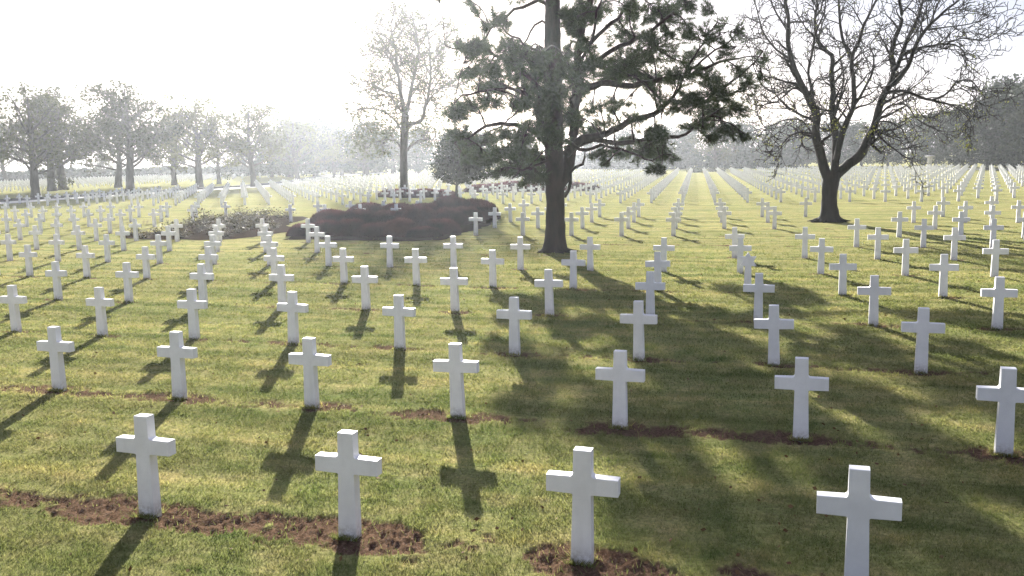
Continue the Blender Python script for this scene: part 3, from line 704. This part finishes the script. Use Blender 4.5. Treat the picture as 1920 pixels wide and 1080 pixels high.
def build_tall_tree():
    rng = np.random.default_rng(7); wood, leaves = Geo(), Geo(); base = ground(757, 362)
    px = lambda path, sl=0.0: limb_from_px(path, base[1], sl, .3)
    trunk_path(wood, px([(757, 365), (757, 330), (757, 290), (758, 250), (760, 215)]), [.46, .42, .40, .42, .44], rng, 1.5, 14, .03)
    limbs, tips = [], []
    def L(path, r0, r1, sl):
        P = resample(px(path, sl), .6); P += np.cumsum(rng.standard_normal(P.shape) * .04, 0); wood.tube(P, np.linspace(r0, r1, len(P)), 7); limbs.append((P, r0))
    L([(758, 222), (752, 180), (744, 130), (738, 90), (733, 50), (738, 28)], .26, .05, -2)
    L([(760, 220), (768, 170), (776, 130), (780, 90), (772, 50), (765, 30)], .26, .05, 2)
    L([(762, 235), (790, 225), (800, 190), (806, 140), (806, 90), (803, 50), (798, 28)], .24, .04, -2.5)
    L([(748, 130), (730, 100), (712, 75), (702, 60)], .12, .03, 3)
    L([(755, 215), (738, 185), (715, 165), (690, 158), (672, 160)], .14, .03, 2)
    L([(755, 250), (740, 222), (715, 205), (690, 200), (665, 200)], .13, .03, -3)
    L([(756, 285), (745, 268), (725, 262), (700, 268), (675, 270)], .12, .03, 2.5)
    L([(762, 280), (785, 262), (810, 262), (835, 270)], .12, .03, 2)
    L([(800, 190), (825, 165), (845, 150), (858, 148)], .10, .03, 2)
    L([(806, 120), (828, 95), (838, 70)], .08, .03, -1)
    L([(744, 110), (720, 110), (700, 105), (690, 95)], .08, .03, -2.5)
    for k in range(30):
        st, _ = limbs[k % 3]; u = rng.uniform(.12, .9); p_ = st[int(u * (len(st) - 1))]; az = k * 2.4 + rng.uniform(-.3, .3); el = R(rng.uniform(5, 45))
        Q = bend(p_, [math.cos(az) * math.cos(el), math.sin(az) * math.cos(el) * .7, math.sin(el)], rng.uniform(3.2, 5.4) * (1.15 - .75 * u), 9, rng, .11, .05)
        wood.tube(Q, np.linspace(.085, .035, len(Q)), 6); limbs.append((Q, .10))
    prm = dict(spacing=[.85, .62, .5], len=[3.0, 1.6, .9], ang=[(25, 60), (30, 70), (30, 70)], wig=.16, up=[.06, .04, .03], minr=.046, sides=[5, 4, 3], start=[.15, .15, .2], rr=.5, levels=3)
    for P, r0 in limbs: twig_out(wood, P, r0, 0, prm, rng, tips)
    T = np.array([t[0] for t in tips]); T = np.repeat(T, 3, 0) + rng.standard_normal((len(T) * 3, 3)) * .26
    leaf_quads(leaves, T, .28, rng)
    # denser leafy boughs low down
    for (mx, my, hw, hh, n_) in [(690, 225, 34, 24, 700), (668, 262, 24, 18, 300), (720, 250, 30, 20, 350), (800, 250, 40, 24, 600), (838, 268, 26, 18, 350), (815, 225, 30, 18, 350), (780, 235, 30, 20, 300), (700, 285, 34, 12, 260), (735, 232, 30, 20, 240)]:
        q = rng.standard_normal((n_, 3)) * .5
        leaf_quads(leaves, at(mx, my, base[1] + rng.uniform(-3, 3)) + q * np.array([hw * .059 * 1.3, 2.0, hh * .059 * 1.3]), .28, rng)
    finish_tree("tall_tree", base, wood, M_GREYBARK, leaves, M_SPRING, "tall pale hazy tree with upright stems and thin spring leaves left of pine")
build_tall_tree()

def build_small_tree():
    rng = np.random.default_rng(17); wood, leaves = Geo(), Geo(); base = ground(858, 393); D = base[1]; m = D / F
    P = resample(np.array([at(860, 394, D), at(856, 365, D), at(857, 340, D + .2), at(860, 300, D)]), .2); wood.tube(P, np.linspace(.13, .05, len(P)), 9, .04, rng)
    for k in range(26):
        s = P[rng.integers(len(P) // 2, len(P))]; d = rand_unit(rng, 1)[0]; d[2] = abs(d[2]) + .2
        Q = bend(s, d, rng.uniform(1.0, 2.3), 6, rng, .15, .03); wood.tube(Q, np.linspace(.04, .012, len(Q)), 5)
    for (mx, my, hw, hh, n_) in [(862, 300, 40, 30, 1500), (836, 312, 24, 22, 520), (888, 314, 24, 20, 620), (858, 272, 30, 18, 620), (862, 334, 28, 10, 520), (822, 326, 12, 10, 90), (902, 330, 12, 10, 110), (848, 255, 14, 10, 120), (875, 258, 16, 10, 150)]:
        n_ = int(n_ * 1.5); q = rng.standard_normal((n_, 3)); q = q / np.linalg.norm(q, axis=1)[:, None] * (rng.random(n_) ** .62)[:, None] * 1.12
        leaf_quads(leaves, at(mx, my, D + rng.uniform(-.5, .5)) + q * np.array([hw * m, hw * m, hh * m]) * 1.15, .23, rng)
    finish_tree("small_tree", base, wood, M_BARK, leaves, M_DARKLEAF, "small round dark-leaved tree on a thin stem behind the heather bed")
build_small_tree()

def grove_variant(seed, h, wide, lean=0.0, dens=1.0):
    """a broad park tree: trunk, spreading boughs, airy leafy crown; returns (trunk mesh, crown mesh)"""
    rng = np.random.default_rng(seed); wood, leaves = Geo(), Geo(); tips = []
    fork = h * .22
    P = resample(np.array([[0, 0, -.1], [lean * .3, 0, fork * .5], [lean, .1, fork], [lean * 1.3, 0, h * .45], [lean, .1, h * .8]]), .4)
    r = np.interp(P[:, 2], [0, .8, fork, h * .45, h * .8], [.62, .45, .42, .25, .06]); wood.tube(P, r, 10, .04, rng)
    limbs = [(P[len(P) // 3:], .28)]
    nb = 15
    for k in range(nb):
        z = fork * .85 + (h * .62 - fork) * (k / nb) ** 1.2; az = k * 2.4 + rng.uniform(-.4, .4); s = np.array([np.interp(z, P[:, 2], P[:, 0]), 0, z])
        el = R(rng.uniform(8, 30) + 40 * (k / nb)); L = wide * .5 * rng.uniform(.75, 1.05) * (1 - .35 * (k / nb))
        Q = bend(s, [math.cos(az) * math.cos(el), math.sin(az) * math.cos(el), math.sin(el)], L, 9, rng, .10, .03); wood.tube(Q, np.linspace(.17, .03, len(Q)), 6); limbs.append((Q, .15))
    prm = dict(spacing=[.75, .6], len=[2.5, 1.3], ang=[(30, 70), (30, 75)], wig=.16, up=[.05, .03], minr=.036, sides=[4, 3], start=[.25, .15], rr=.4, levels=2)
    for Q, r0 in limbs: twig_out(wood, Q, r0, 0, prm, rng, tips)
    T = np.array([t[0] for t in tips]); k = fbm(T[:, 0] * .35 + 40, T[:, 2] * .5 + T[:, 1] * .35 + 40, seed, 2)
    cnt = (np.clip((k - .22) * 34, 0, 11) * dens).astype(int)
    C = np.repeat(T, cnt, 0); C = C + rng.standard_normal(C.shape) * np.array([.42, .42, .28])
    leaf_quads(leaves, C, .40, rng, .62)
    return wood.mesh("trunk"), leaves.mesh("crown", False)
VAR = [grove_variant(101, 14.5, 15), grove_variant(102, 15.5, 14, .4), grove_variant(103, 13.5, 14, -.3), grove_variant(104, 14.0, 12, .2, 1.5)]
def plant_tree(name, var, xy, s, rz, wmat, lmat, label, group, cat="tree"):
    root = empty(name, (xy[0], xy[1], 0), rz); root.scale = s if hasattr(s, '__len__') else (s, s, s)
    link("trunk", var[0], wmat, root); link("crown", var[1], lmat, root)
    return tag(root, label, cat, group)
GROVE = [  # foot in the picture, crown top in the picture, kind, turn, label
    ((68, 372), 150, 0, .3, "leafy grove tree at the far left, nearest to the pale path"),
    ((244, 361), 135, 1, 1.2, "broadest and tallest grove tree, second nearest to the pale path"),
    ((374, 352), 175, 2, 2.3, "round-headed grove tree in mid grove beside the pale path"),
    ((477, 350), 178, 1, 4.0, "pointed hazy grove tree at the right end of the path side"),
    ((98, 358), 160, 3, 5.0, "straight-trunked grove tree just behind the leftmost one"),
    ((118, 356), 158, 0, 2.0, "leaning dark grove tree with thick foot, third trunk from left"),
    ((222, 352), 190, 2, 3.6, "grove tree half hidden behind the tallest one, its trunk just left"),
    ((327, 347), 215, 3, 1.7, "grove tree set back between the tallest and the round-headed one"),
    ((411, 345), 235, 0, .9, "pale grove tree set back just right of the round-headed one"),
    ((558, 338), 212, 2, .2, "faint grove tree standing alone between the grove and tall tree"),
    ((12, 345), 225, 1, 2.9, "small far tree at the left edge of the picture under the grove")]
for (b, top, v, rz, lab) in GROVE:
    g = ground(*b); hz = at(b[0], top, g[1])[2]; h0 = [14.5, 15.5, 13.5, 14.0][v]
    s = hz / (h0 * .97) * 1.05
    plant_tree("grove_tree", VAR[v], g, (s * 1.08, s * 1.08, s), rz, M_GREYBARK, M_SPRING, lab, "grove of park trees on the left")
FARG = [((627, 334), 235, 0, 1.0, "faint far tree standing just left of the tall pale tree's foot"), ((683, 331), 245, 2, 2.0, "faint far tree, trunk seen low between grove and tall tree"), ((741, 327), 250, 3, 3.1, "faint far tree whose trunk shows just left of the tall tree"),
        ((780, 325), 252, 1, 4.4, "faint far tree whose trunk shows just right of the tall tree"), ((540, 332), 240, 0, 5.2, "faint far tree rising behind the right end of the grove"), ((1343, 320), 215, 2, .5, "pale far tree at the end of the long central rows of crosses"), ((590, 330), 236, 1, .5, "palest far tree between the lone grove tree and tall tree"),
        ((195, 338), 275, 3, .5, "thin far tree seen through the gap under the grove, on the skyline")]
for (b, top, v, rz, lab) in FARG:
    g = ground(*b); hz = at(b[0], top, g[1])[2]; s = hz / ([14.5, 15.5, 13.5, 14.0][v] * .97)
    plant_tree("distant_tree", VAR[v], g, s, rz, M_GREYBARK, M_SPRING, lab, "faint trees in the haze behind the crosses")

def bushy_variant(seed, h, wide, n=5200, leaf=.55):
    """an evergreen of the wood: crown of overlapping leafy boughs almost down to the ground"""
    rng = np.random.default_rng(seed); wood, leaves = Geo(), Geo()
    P = resample(np.array([[0, 0, -.1], [.1, 0, h * .4], [0, .1, h * .9]]), .6); wood.tube(P, np.linspace(.45, .05, len(P)), 8, .04, rng)
    nb = 34
    for k in range(nb):
        z = h * (.10 + .84 * (k + .5) / nb); prof = math.sin(math.pi * min(1, (z / h) ** .62 * .96 + .02)) ** .7; az = k * 2.4 + rng.uniform(-.3, .3); rr = wide * .5 * prof * rng.uniform(.55, 1.0)
        c = np.array([math.cos(az) * rr * .75, math.sin(az) * rr * .75, z]); s = np.array([0, 0, z * .86]); Q = resample(np.array([s, (s + c) / 2 + [0, 0, -.1], c]), .6)
        wood.tube(Q, np.linspace(.10, .03, len(Q)), 5)
        q = rng.standard_normal((n // nb, 3)); q = q / np.linalg.norm(q, axis=1)[:, None] * (rng.random(n // nb) ** .4)[:, None]
        leaf_quads(leaves, c + q * np.array([wide * .19, wide * .19, wide * .13]) * rng.uniform(.7, 1.25), leaf, rng, .7)
    return wood.mesh("trunk"), leaves.mesh("crown", False)
BUSHY = [bushy_variant(201, 14, 12), bushy_variant(202, 14, 14), bushy_variant(203, 14, 10)]
WOODS = [  # x of the foot, metres ahead, crown top in the picture, kind, label
    (1905, 150, 158, 1, "dark evergreen at the right edge, tallest in the wood on the right"), (1850, 156, 172, 0, "dark evergreen second from the right in the wood"), (1795, 163, 195, 2, "dark evergreen just behind the stone pillar's right side"),
    (1880, 172, 140, 2, "taller evergreen top showing behind the dark wood at right"), (1945, 145, 150, 0, "dark evergreen half outside the frame at right edge"), (1755, 182, 205, 0, "grey-green wood tree directly behind the stone pillar"),
    (1710, 196, 212, 1, "misty wood tree to the left of the stone pillar"), (1665, 205, 222, 2, "misty wood tree seen through the bare tree's right branches"), (1615, 212, 226, 0, "misty wood tree behind the bare tree's right stem"),
    (1560, 220, 224, 1, "misty wood tree straight behind the bare tree's trunk"), (1505, 226, 226, 2, "misty wood tree behind the bare tree's left limb"), (1450, 232, 232, 0, "misty wood tree in the gap between bare tree and pine"),
    (1400, 236, 228, 1, "misty wood tree just right of the end of the central rows"), (1290, 240, 236, 2, "misty wood tree closing the end of the central rows"), (1235, 246, 232, 0, "misty wood tree under the pine's right boughs"),
    (1170, 250, 240, 1, "misty wood tree behind the pine's lowest right bough"), (1110, 255, 236, 2, "misty wood tree just right of the pine trunk"), (985, 262, 244, 0, "misty wood tree just left of the pine trunk"),
    (905, 266, 244, 1, "misty wood tree behind the small round tree"), (838, 270, 246, 2, "misty wood tree between tall tree and small round tree"), (700, 275, 250, 0, "faintest wood tree left of the tall pale tree"), (620, 282, 254, 1, "faintest wood tree beyond the lone grove tree")]
for (x, D, top, v, lab) in WOODS:
    hz = at(x, top, D)[2]; X = at(x, 300, D)[0]; s = hz / 14.2
    plant_tree("wood_tree", BUSHY[v], (X, D), (s * 1.08, s * 1.08, s), v * 1.7 + x, M_GREYBARK, M_WOOD, lab, "trees of the wood behind the graves")
# the light green tree rising over the wood at the right edge
for (x, D, top, v, lab) in [(508, 232, 246, 2, "misty treeline tree behind the right end of the grove"), (545, 222, 222, 0, "misty treeline tree straight behind the lone grove tree"), (592, 226, 218, 1, "misty treeline tree right of the lone grove tree"), (640, 230, 238, 2, "misty treeline tree left of the tall pale tree"), (688, 226, 226, 0, "misty treeline tree touching the tall tree's left boughs"), (735, 236, 240, 1, "misty treeline tree behind the tall pale tree's trunk"), (785, 232, 236, 2, "misty treeline tree right of the tall pale tree's trunk"), (455, 245, 262, 1, "misty treeline tree seen low through the right of the grove"),
        (1260, 225, 240, 1, "nearer misty tree under the tip of pine's lower right bough"), (1375, 228, 226, 0, "nearer misty tree right of the pale tree at the lane's end"), (1480, 215, 222, 1, "nearer misty tree left of the bare tree's trunk"), (1585, 200, 228, 2, "nearer misty tree behind the bare tree's fork")]:
    hz = at(x, top, D)[2]; X = at(x, 300, D)[0]; s = hz / 14.2
    plant_tree("treeline_tree", BUSHY[v], (X, D), (s * 1.3, s * 1.3, s), v * 1.1 + x, M_GREYBARK, M_WOOD, lab, "misty trees closing the horizon")
g = at(1893, 300, 196); plant_tree("lime_tree", BUSHY[1], (g[0], g[1]), (at(1893, 196, 196)[2] / 14.2 * 1.2,) * 3, 2.2, M_GREYBARK, M_LIME, "light yellow-green tree among the dark evergreens at right", None)

# ---------------------------------------------------------------- shrubs and beds
def heather_mound(seed, w, h):
    rng = np.random.default_rng(seed); g = Geo(); nu, nv = 28, 12
    th = np.linspace(0, 2 * np.pi, nu, endpoint=False); ph = np.linspace(0, np.pi / 2, nv)
    A, B = np.meshgrid(th, ph); rr = 1 + .13 * (fbm(np.cos(A) * 1.6 + 9 + seed, np.sin(A) * 1.6 + B * 1.4 + 9, seed, 3) - .5) * 2
    ce = np.cos(B) ** .95
    X, Y, Z = np.cos(A) * ce * w * rr, np.sin(A) * ce * w * rr, np.sin(B) ** 1.0 * h * rr - .05
    V = np.stack([X, Y, Z], -1).reshape(-1, 3) * np.array([.86, .86, .84]); k = np.arange(nv - 1)[:, None] * nu + np.arange(nu)[None]; k2 = np.arange(nv - 1)[:, None] * nu + (np.arange(nu)[None] + 1) % nu
    g.add(V, np.stack([k, k2, k2 + nu, k + nu], -1).reshape(-1, 4))
    n = 4200; a = rng.uniform(0, 2 * np.pi, n); b = np.arcsin(rng.random(n) ** .8)
    r2 = 1 + .13 * (fbm(np.cos(a) * 1.6 + 9 + seed, np.sin(a) * 1.6 + b * 1.4 + 9, seed, 3) - .5) * 2; cb = np.cos(b) ** .95
    C = np.stack([np.cos(a) * cb * w * r2, np.sin(a) * cb * w * r2, np.sin(b) ** 1.0 * h * r2 - .05], 1) * np.array([.95, .95, .94])
    d = C / np.array([w, w, h]) ** 2; d /= np.linalg.norm(d, axis=1)[:, None] + 1e-6; d = d * .8 + rand_unit(rng, n) * .55; d[:, 2] += .4; d /= np.linalg.norm(d, axis=1)[:, None]
    needle_tufts(g, C, d, .17, .034, 4, rng)
    return g.mesh("heather_bush", True)
MOUNDS = [heather_mound(s, 1.75, .95) for s in (301, 302, 303)]
def inside(poly, p):
    c = False; n = len(poly)
    for k in range(n):
        (x1, y1), (x2, y2) = poly[k], poly[k - 1]
        if (y1 > p[1]) != (y2 > p[1]) and p[0] < (x2 - x1) * (p[1] - y1) / (y2 - y1) + x1: c = not c
    return c
HEATH = [  # foot in the picture, half width, height, label
    (572, 441, 1.25, .72, "low maroon heather mound at the left front corner of the bed"), (612, 438, 1.5, .95, "maroon heather mound behind the two crosses at the bed's left front"), (660, 441, 1.5, .98, "maroon heather mound, third from left along the front edge"), (708, 442, 1.6, 1.0, "maroon heather mound in the middle of the front edge"),
    (752, 442, 1.5, .98, "maroon heather mound right of the front edge's middle"), (793, 443, 1.3, .62, "small low heather mound at the front edge, right of middle"), (826, 437, 1.5, .85, "maroon heather mound at the right front corner of the bed"),
    (622, 424, 1.8, 1.05, "reddest heather mound on the left flank of the bed"), (672, 424, 1.7, .95, "maroon heather mound in the second line, left of middle"), (725, 424, 1.8, 1.05, "maroon heather mound in the second line, at its middle"), (780, 425, 1.8, 1.08, "maroon heather mound in the second line, right of middle"), (838, 422, 1.7, 1.0, "maroon heather mound on the right flank of the bed"), (872, 418, 1.5, .9, "heather mound left of the cross at the bed's right end"),
    (690, 410, 2.1, 1.05, "high round heather mound rising at the back left of the bed"), (745, 409, 1.9, .85, "heather mound at the back of the bed, centre"), (800, 409, 2.1, 1.05, "heather mound at the back of the bed, right of centre"), (845, 407, 2.2, 1.15, "dark heather mound below the small round tree"), (888, 406, 2.0, 1.1, "dark heather mound at the far right end of the bed"), (908, 411, 1.4, .9, "small heather mound touching the cross at the right end")]
for n, (mx, my, w, h, lab) in enumerate(HEATH):
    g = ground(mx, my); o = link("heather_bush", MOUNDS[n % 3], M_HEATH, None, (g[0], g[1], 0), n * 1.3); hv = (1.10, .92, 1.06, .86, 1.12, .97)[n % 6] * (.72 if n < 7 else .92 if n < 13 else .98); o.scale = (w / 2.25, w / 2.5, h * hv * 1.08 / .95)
    tag(o, lab, "heather bush", "maroon heather mounds in the bed")
def earth_sheet(name, poly, z=.006, m_=None):
    P = np.array(poly, float); c = P.mean(0); ring = resample(np.vstack([np.c_[P, np.zeros(len(P))], np.r_[P[0], 0]]), .35)[:-1]
    jit = 1 + (fbm(ring[:, 0] * 1.3, ring[:, 1] * 1.3, 71, 2) - .5) * .12
    ring[:, :2] = c + (ring[:, :2] - c) * jit[:, None]; V = np.vstack([np.c_[ring[:, :2], np.full(len(ring), z)], [[c[0], c[1], z + .03]]]); n = len(ring)
    o = link(name, make_mesh(name, V, None, [[k, (k + 1) % n, n] for k in range(n)], True), m_ or M_EARTH); tag(o, kind="structure"); return o
ROSE_POLY = [ground(*p) for p in [(222, 446), (300, 449), (450, 448), (500, 440), (575, 430), (548, 426), (560, 406), (480, 404), (420, 407), (345, 422), (300, 436), (240, 438)]]
earth_sheet("bed_soil", ROSE_POLY)
earth_sheet("heather_soil", [ground(*p) for p in [(535, 449), (600, 450), (816, 450), (870, 438), (925, 414), (905, 404), (700, 402), (620, 412), (565, 430)]], .010)
def rose_variant(seed, h=.62, n=150):
    rng = np.random.default_rng(seed); w, l = Geo(), Geo()
    for k in range(9):
        az = rng.uniform(0, 6.28); Q = bend([0, 0, 0], [math.cos(az) * .6, math.sin(az) * .6, 1], h * rng.uniform(.7, 1.35), 5, rng, .22, .03); w.tube(Q, np.linspace(.014, .006, len(Q)), 4)
        C = Q[rng.integers(1, len(Q), n // 9)] + rng.standard_normal((n // 9, 3)) * .10; C[:, 2] = np.abs(C[:, 2]) + .03; leaf_quads(l, C, .11, rng, .65)
    return w.mesh("stem", True), l.mesh("foliage", False)
ROSES = [rose_variant(401), rose_variant(402, .5, 170), rose_variant(403, .8, 120)]
rng = np.random.default_rng(5); spots = []
lo, hi = np.min(ROSE_POLY, 0), np.max(ROSE_POLY, 0)
while len(spots) < 52:
    p = rng.uniform(lo, hi)
    q = to_px([[p[0], p[1], 0]])[0]
    if inside(ROSE_POLY, p) and all(np.hypot(*(p - s)) > .80 for s in spots) and rng.random() < (.9 if 340 < q[0] < 500 else .45): spots.append(p)
for n, p in enumerate(spots):
    v = ROSES[n % 3]; root = empty("rose_shrub", (p[0], p[1], 0), rng.uniform(0, 6)); s = rng.uniform(.8, 1.3); root.scale = (s * 1.15, s * 1.15, s * .72)
    link("stem", v[0], M_BARK, root); link("foliage", v[1], M_ROSE, root)
    tag(root, "low leafy shrub among its like in the long earth bed on the left", "shrub", "low shrubs in the left earth bed")
for n, (mx, my, w, h) in enumerate([(742, 368, 2.0, .75), (768, 369, 2.2, .7), (795, 369, 2.2, .8), (822, 368, 2.0, .7), (905, 359, 2.2, .8), (935, 359, 2.4, .9), (965, 358, 2.4, 1.1), (1000, 358, 2.2, .8), (1075, 357, 2.2, .9), (1095, 357, 1.8, .8)]):
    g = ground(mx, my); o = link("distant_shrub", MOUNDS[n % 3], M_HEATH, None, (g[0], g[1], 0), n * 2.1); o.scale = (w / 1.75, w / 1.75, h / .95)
    tag(o, "%s low dark shrub from the left around the tall tree's foot" % ORD[n + 1] if n < 4 else "%s low dark shrub from the left in the far bed behind the pine" % ORD[n - 3], "shrub", "low dark shrubs among the far crosses")

# ---------------------------------------------------------------- path, kerb, hedges, stone pillar
def strip(name, pts, half, z, m_, thick=None):
    P = resample(np.c_[np.array(pts), np.zeros(len(pts))], 3.0); t = np.gradient(P[:, :2], axis=0); t /= np.linalg.norm(t, axis=1)[:, None]; nrm = np.stack([-t[:, 1], t[:, 0]], 1)
    a, b = P[:, :2] + nrm * half, P[:, :2] - nrm * half; n = len(P)
    if thick is None:
        V = np.vstack([np.c_[a, np.full(n, z)], np.c_[b, np.full(n, z)]]); k = np.arange(n - 1); Q = np.stack([k, k + n, k + n + 1, k + 1], 1)
    else:
        V = np.vstack([np.c_[a, np.full(n, -.05)], np.c_[b, np.full(n, -.05)], np.c_[a, np.full(n, z)], np.c_[b, np.full(n, z)]]); k = np.arange(n - 1)
        Q = np.vstack([np.stack([k + 2 * n, k + 3 * n, k + 3 * n + 1, k + 2 * n + 1], 1), np.stack([k, k + 2 * n, k + 2 * n + 1, k + 1], 1), np.stack([k + n, k + n + 1, k + 3 * n + 1, k + 3 * n], 1)])
    o = link(name, make_mesh(name, V, Q, None, False), m_); tag(o, kind="structure"); return o
PATH = [ground(*p) for p in [(-120, 390), (0, 381), (140, 371.5), (300, 361.5), (470, 351), (560, 342), (660, 327.5), (760, 322.5)]]
strip("gravel_path", PATH, 2.2, .012, M_PATH)
_pp = np.array(PATH); _t = np.gradient(_pp, axis=0); _t /= np.linalg.norm(_t, axis=1)[:, None]; _nn = np.stack([-_t[:, 1], _t[:, 0]], 1)
strip("kerb", _pp + _nn * 2.6, .3, .28, M_KERB, True)
BACK = [ground(*p) for p in [(1460, 312), (1560, 313), (1700, 315), (1800, 316.6), (1920, 318.6), (2050, 321)]]
strip("gravel_path", BACK, 1.7, .012, M_PATH)

def hedge(name, pts, w, h, leaf, n, lab, seed, mat_=M_WOOD, group=None):
    rng = np.random.default_rng(seed); P = resample(np.c_[np.array(pts), np.zeros(len(pts))], 1.2); g = Geo(); c = P.mean(0)
    k = rng.integers(0, len(P) - 1, n); u = rng.random(n)[:, None]; B = P[k] * (1 - u) + P[k + 1] * u
    hh = h * (.75 + .5 * vnoise(B[:, 0] * .12, B[:, 1] * .12, seed))
    C = B + np.stack([rng.uniform(-.5, .5, n) * w, rng.uniform(-.5, .5, n) * w, rng.random(n) * hh], 1)
    leaf_quads(g, C, leaf, rng, .8)
    me = g.mesh(name, False); me.transform(Matrix.Translation((-c[0], -c[1], 0)))
    o = link(name, me, mat_, None, (c[0], c[1], 0)); return tag(o, lab, "hedge", group)
hedge("boundary_hedge", [ground(-120, 341), ground(0, 340), ground(160, 337), ground(330, 333), ground(500, 329), ground(620, 322)], 3, 2.6, 1.2, 9000, "long grey hedge on the skyline behind the left grove", 61)
hedge("clipped_hedge", [ground(1291, 323.5), ground(1316, 323.5)], 1.0, .75, .25, 900, "low clipped hedge block closing the end of the central grass lane", 62, M_SPRING)
hedge("clipped_hedge", [ground(1330, 322), ground(1358, 321.5)], 1.0, .8, .25, 900, "low clipped hedge block right of the central lane's end", 63, M_SPRING)

hedge("woodland_hedge", [ground(1050, 316), ground(1200, 316.5), ground(1350, 316), ground(1500, 315)], 5, 4.2, .8, 9000, "misty undergrowth along the wood's foot behind the central rows", 64)
def stone_pillar():
    g0 = ground(1743, 317.5); root = empty("stone_pillar", (g0[0], g0[1], 0), .3)
    sh = Geo(); sh.tube(np.array([[0, 0, z] for z in (.3, .6, 1.2, 1.8, 2.05)]), [.40, .36, .33, .36, .40], 14, cap=False); link("shaft", sh.mesh("shaft"), M_STONE, root)
    b = Geo(); b.box((0, 0, .14), (1.25, 1.25, .32)); link("base", b.mesh("base", False), M_STONE, root)
    c = Geo(); c.tube(np.array([[0, 0, z] for z in (2.05, 2.1, 2.25, 2.36, 2.45)]), [.42, .74, .86, .80, .45], 16); link("cap", c.mesh("cap"), M_STONE, root)
    tag(root, "pale stone pillar with a wide cap before the dark wood on the right", "pillar")
stone_pillar()

# ---------------------------------------------------------------- the hazy morning air
def build_haze():
    g = Geo(); g.box((0, 150, 13.5), (2400, 2600, 29.0)); o = link("haze", g.mesh("haze", False)); tag(o, kind="stuff"); o["label"] = "bright morning haze lying over the whole cemetery"; o["category"] = "haze"
    m = bpy.data.materials.new("morning_haze"); m.use_nodes = True; t = m.node_tree; t.nodes.clear(); out = t.nodes.new("ShaderNodeOutputMaterial")
    v = t.nodes.new("ShaderNodeVolumePrincipled"); v.inputs["Color"].default_value = (.86, .92, 1.0, 1); v.inputs["Density"].default_value = HAZE_DENSITY; v.inputs["Anisotropy"].default_value = HAZE_G
    t.links.new(v.outputs[0], out.inputs["Volume"]); o.data.materials.append(m)
build_haze()
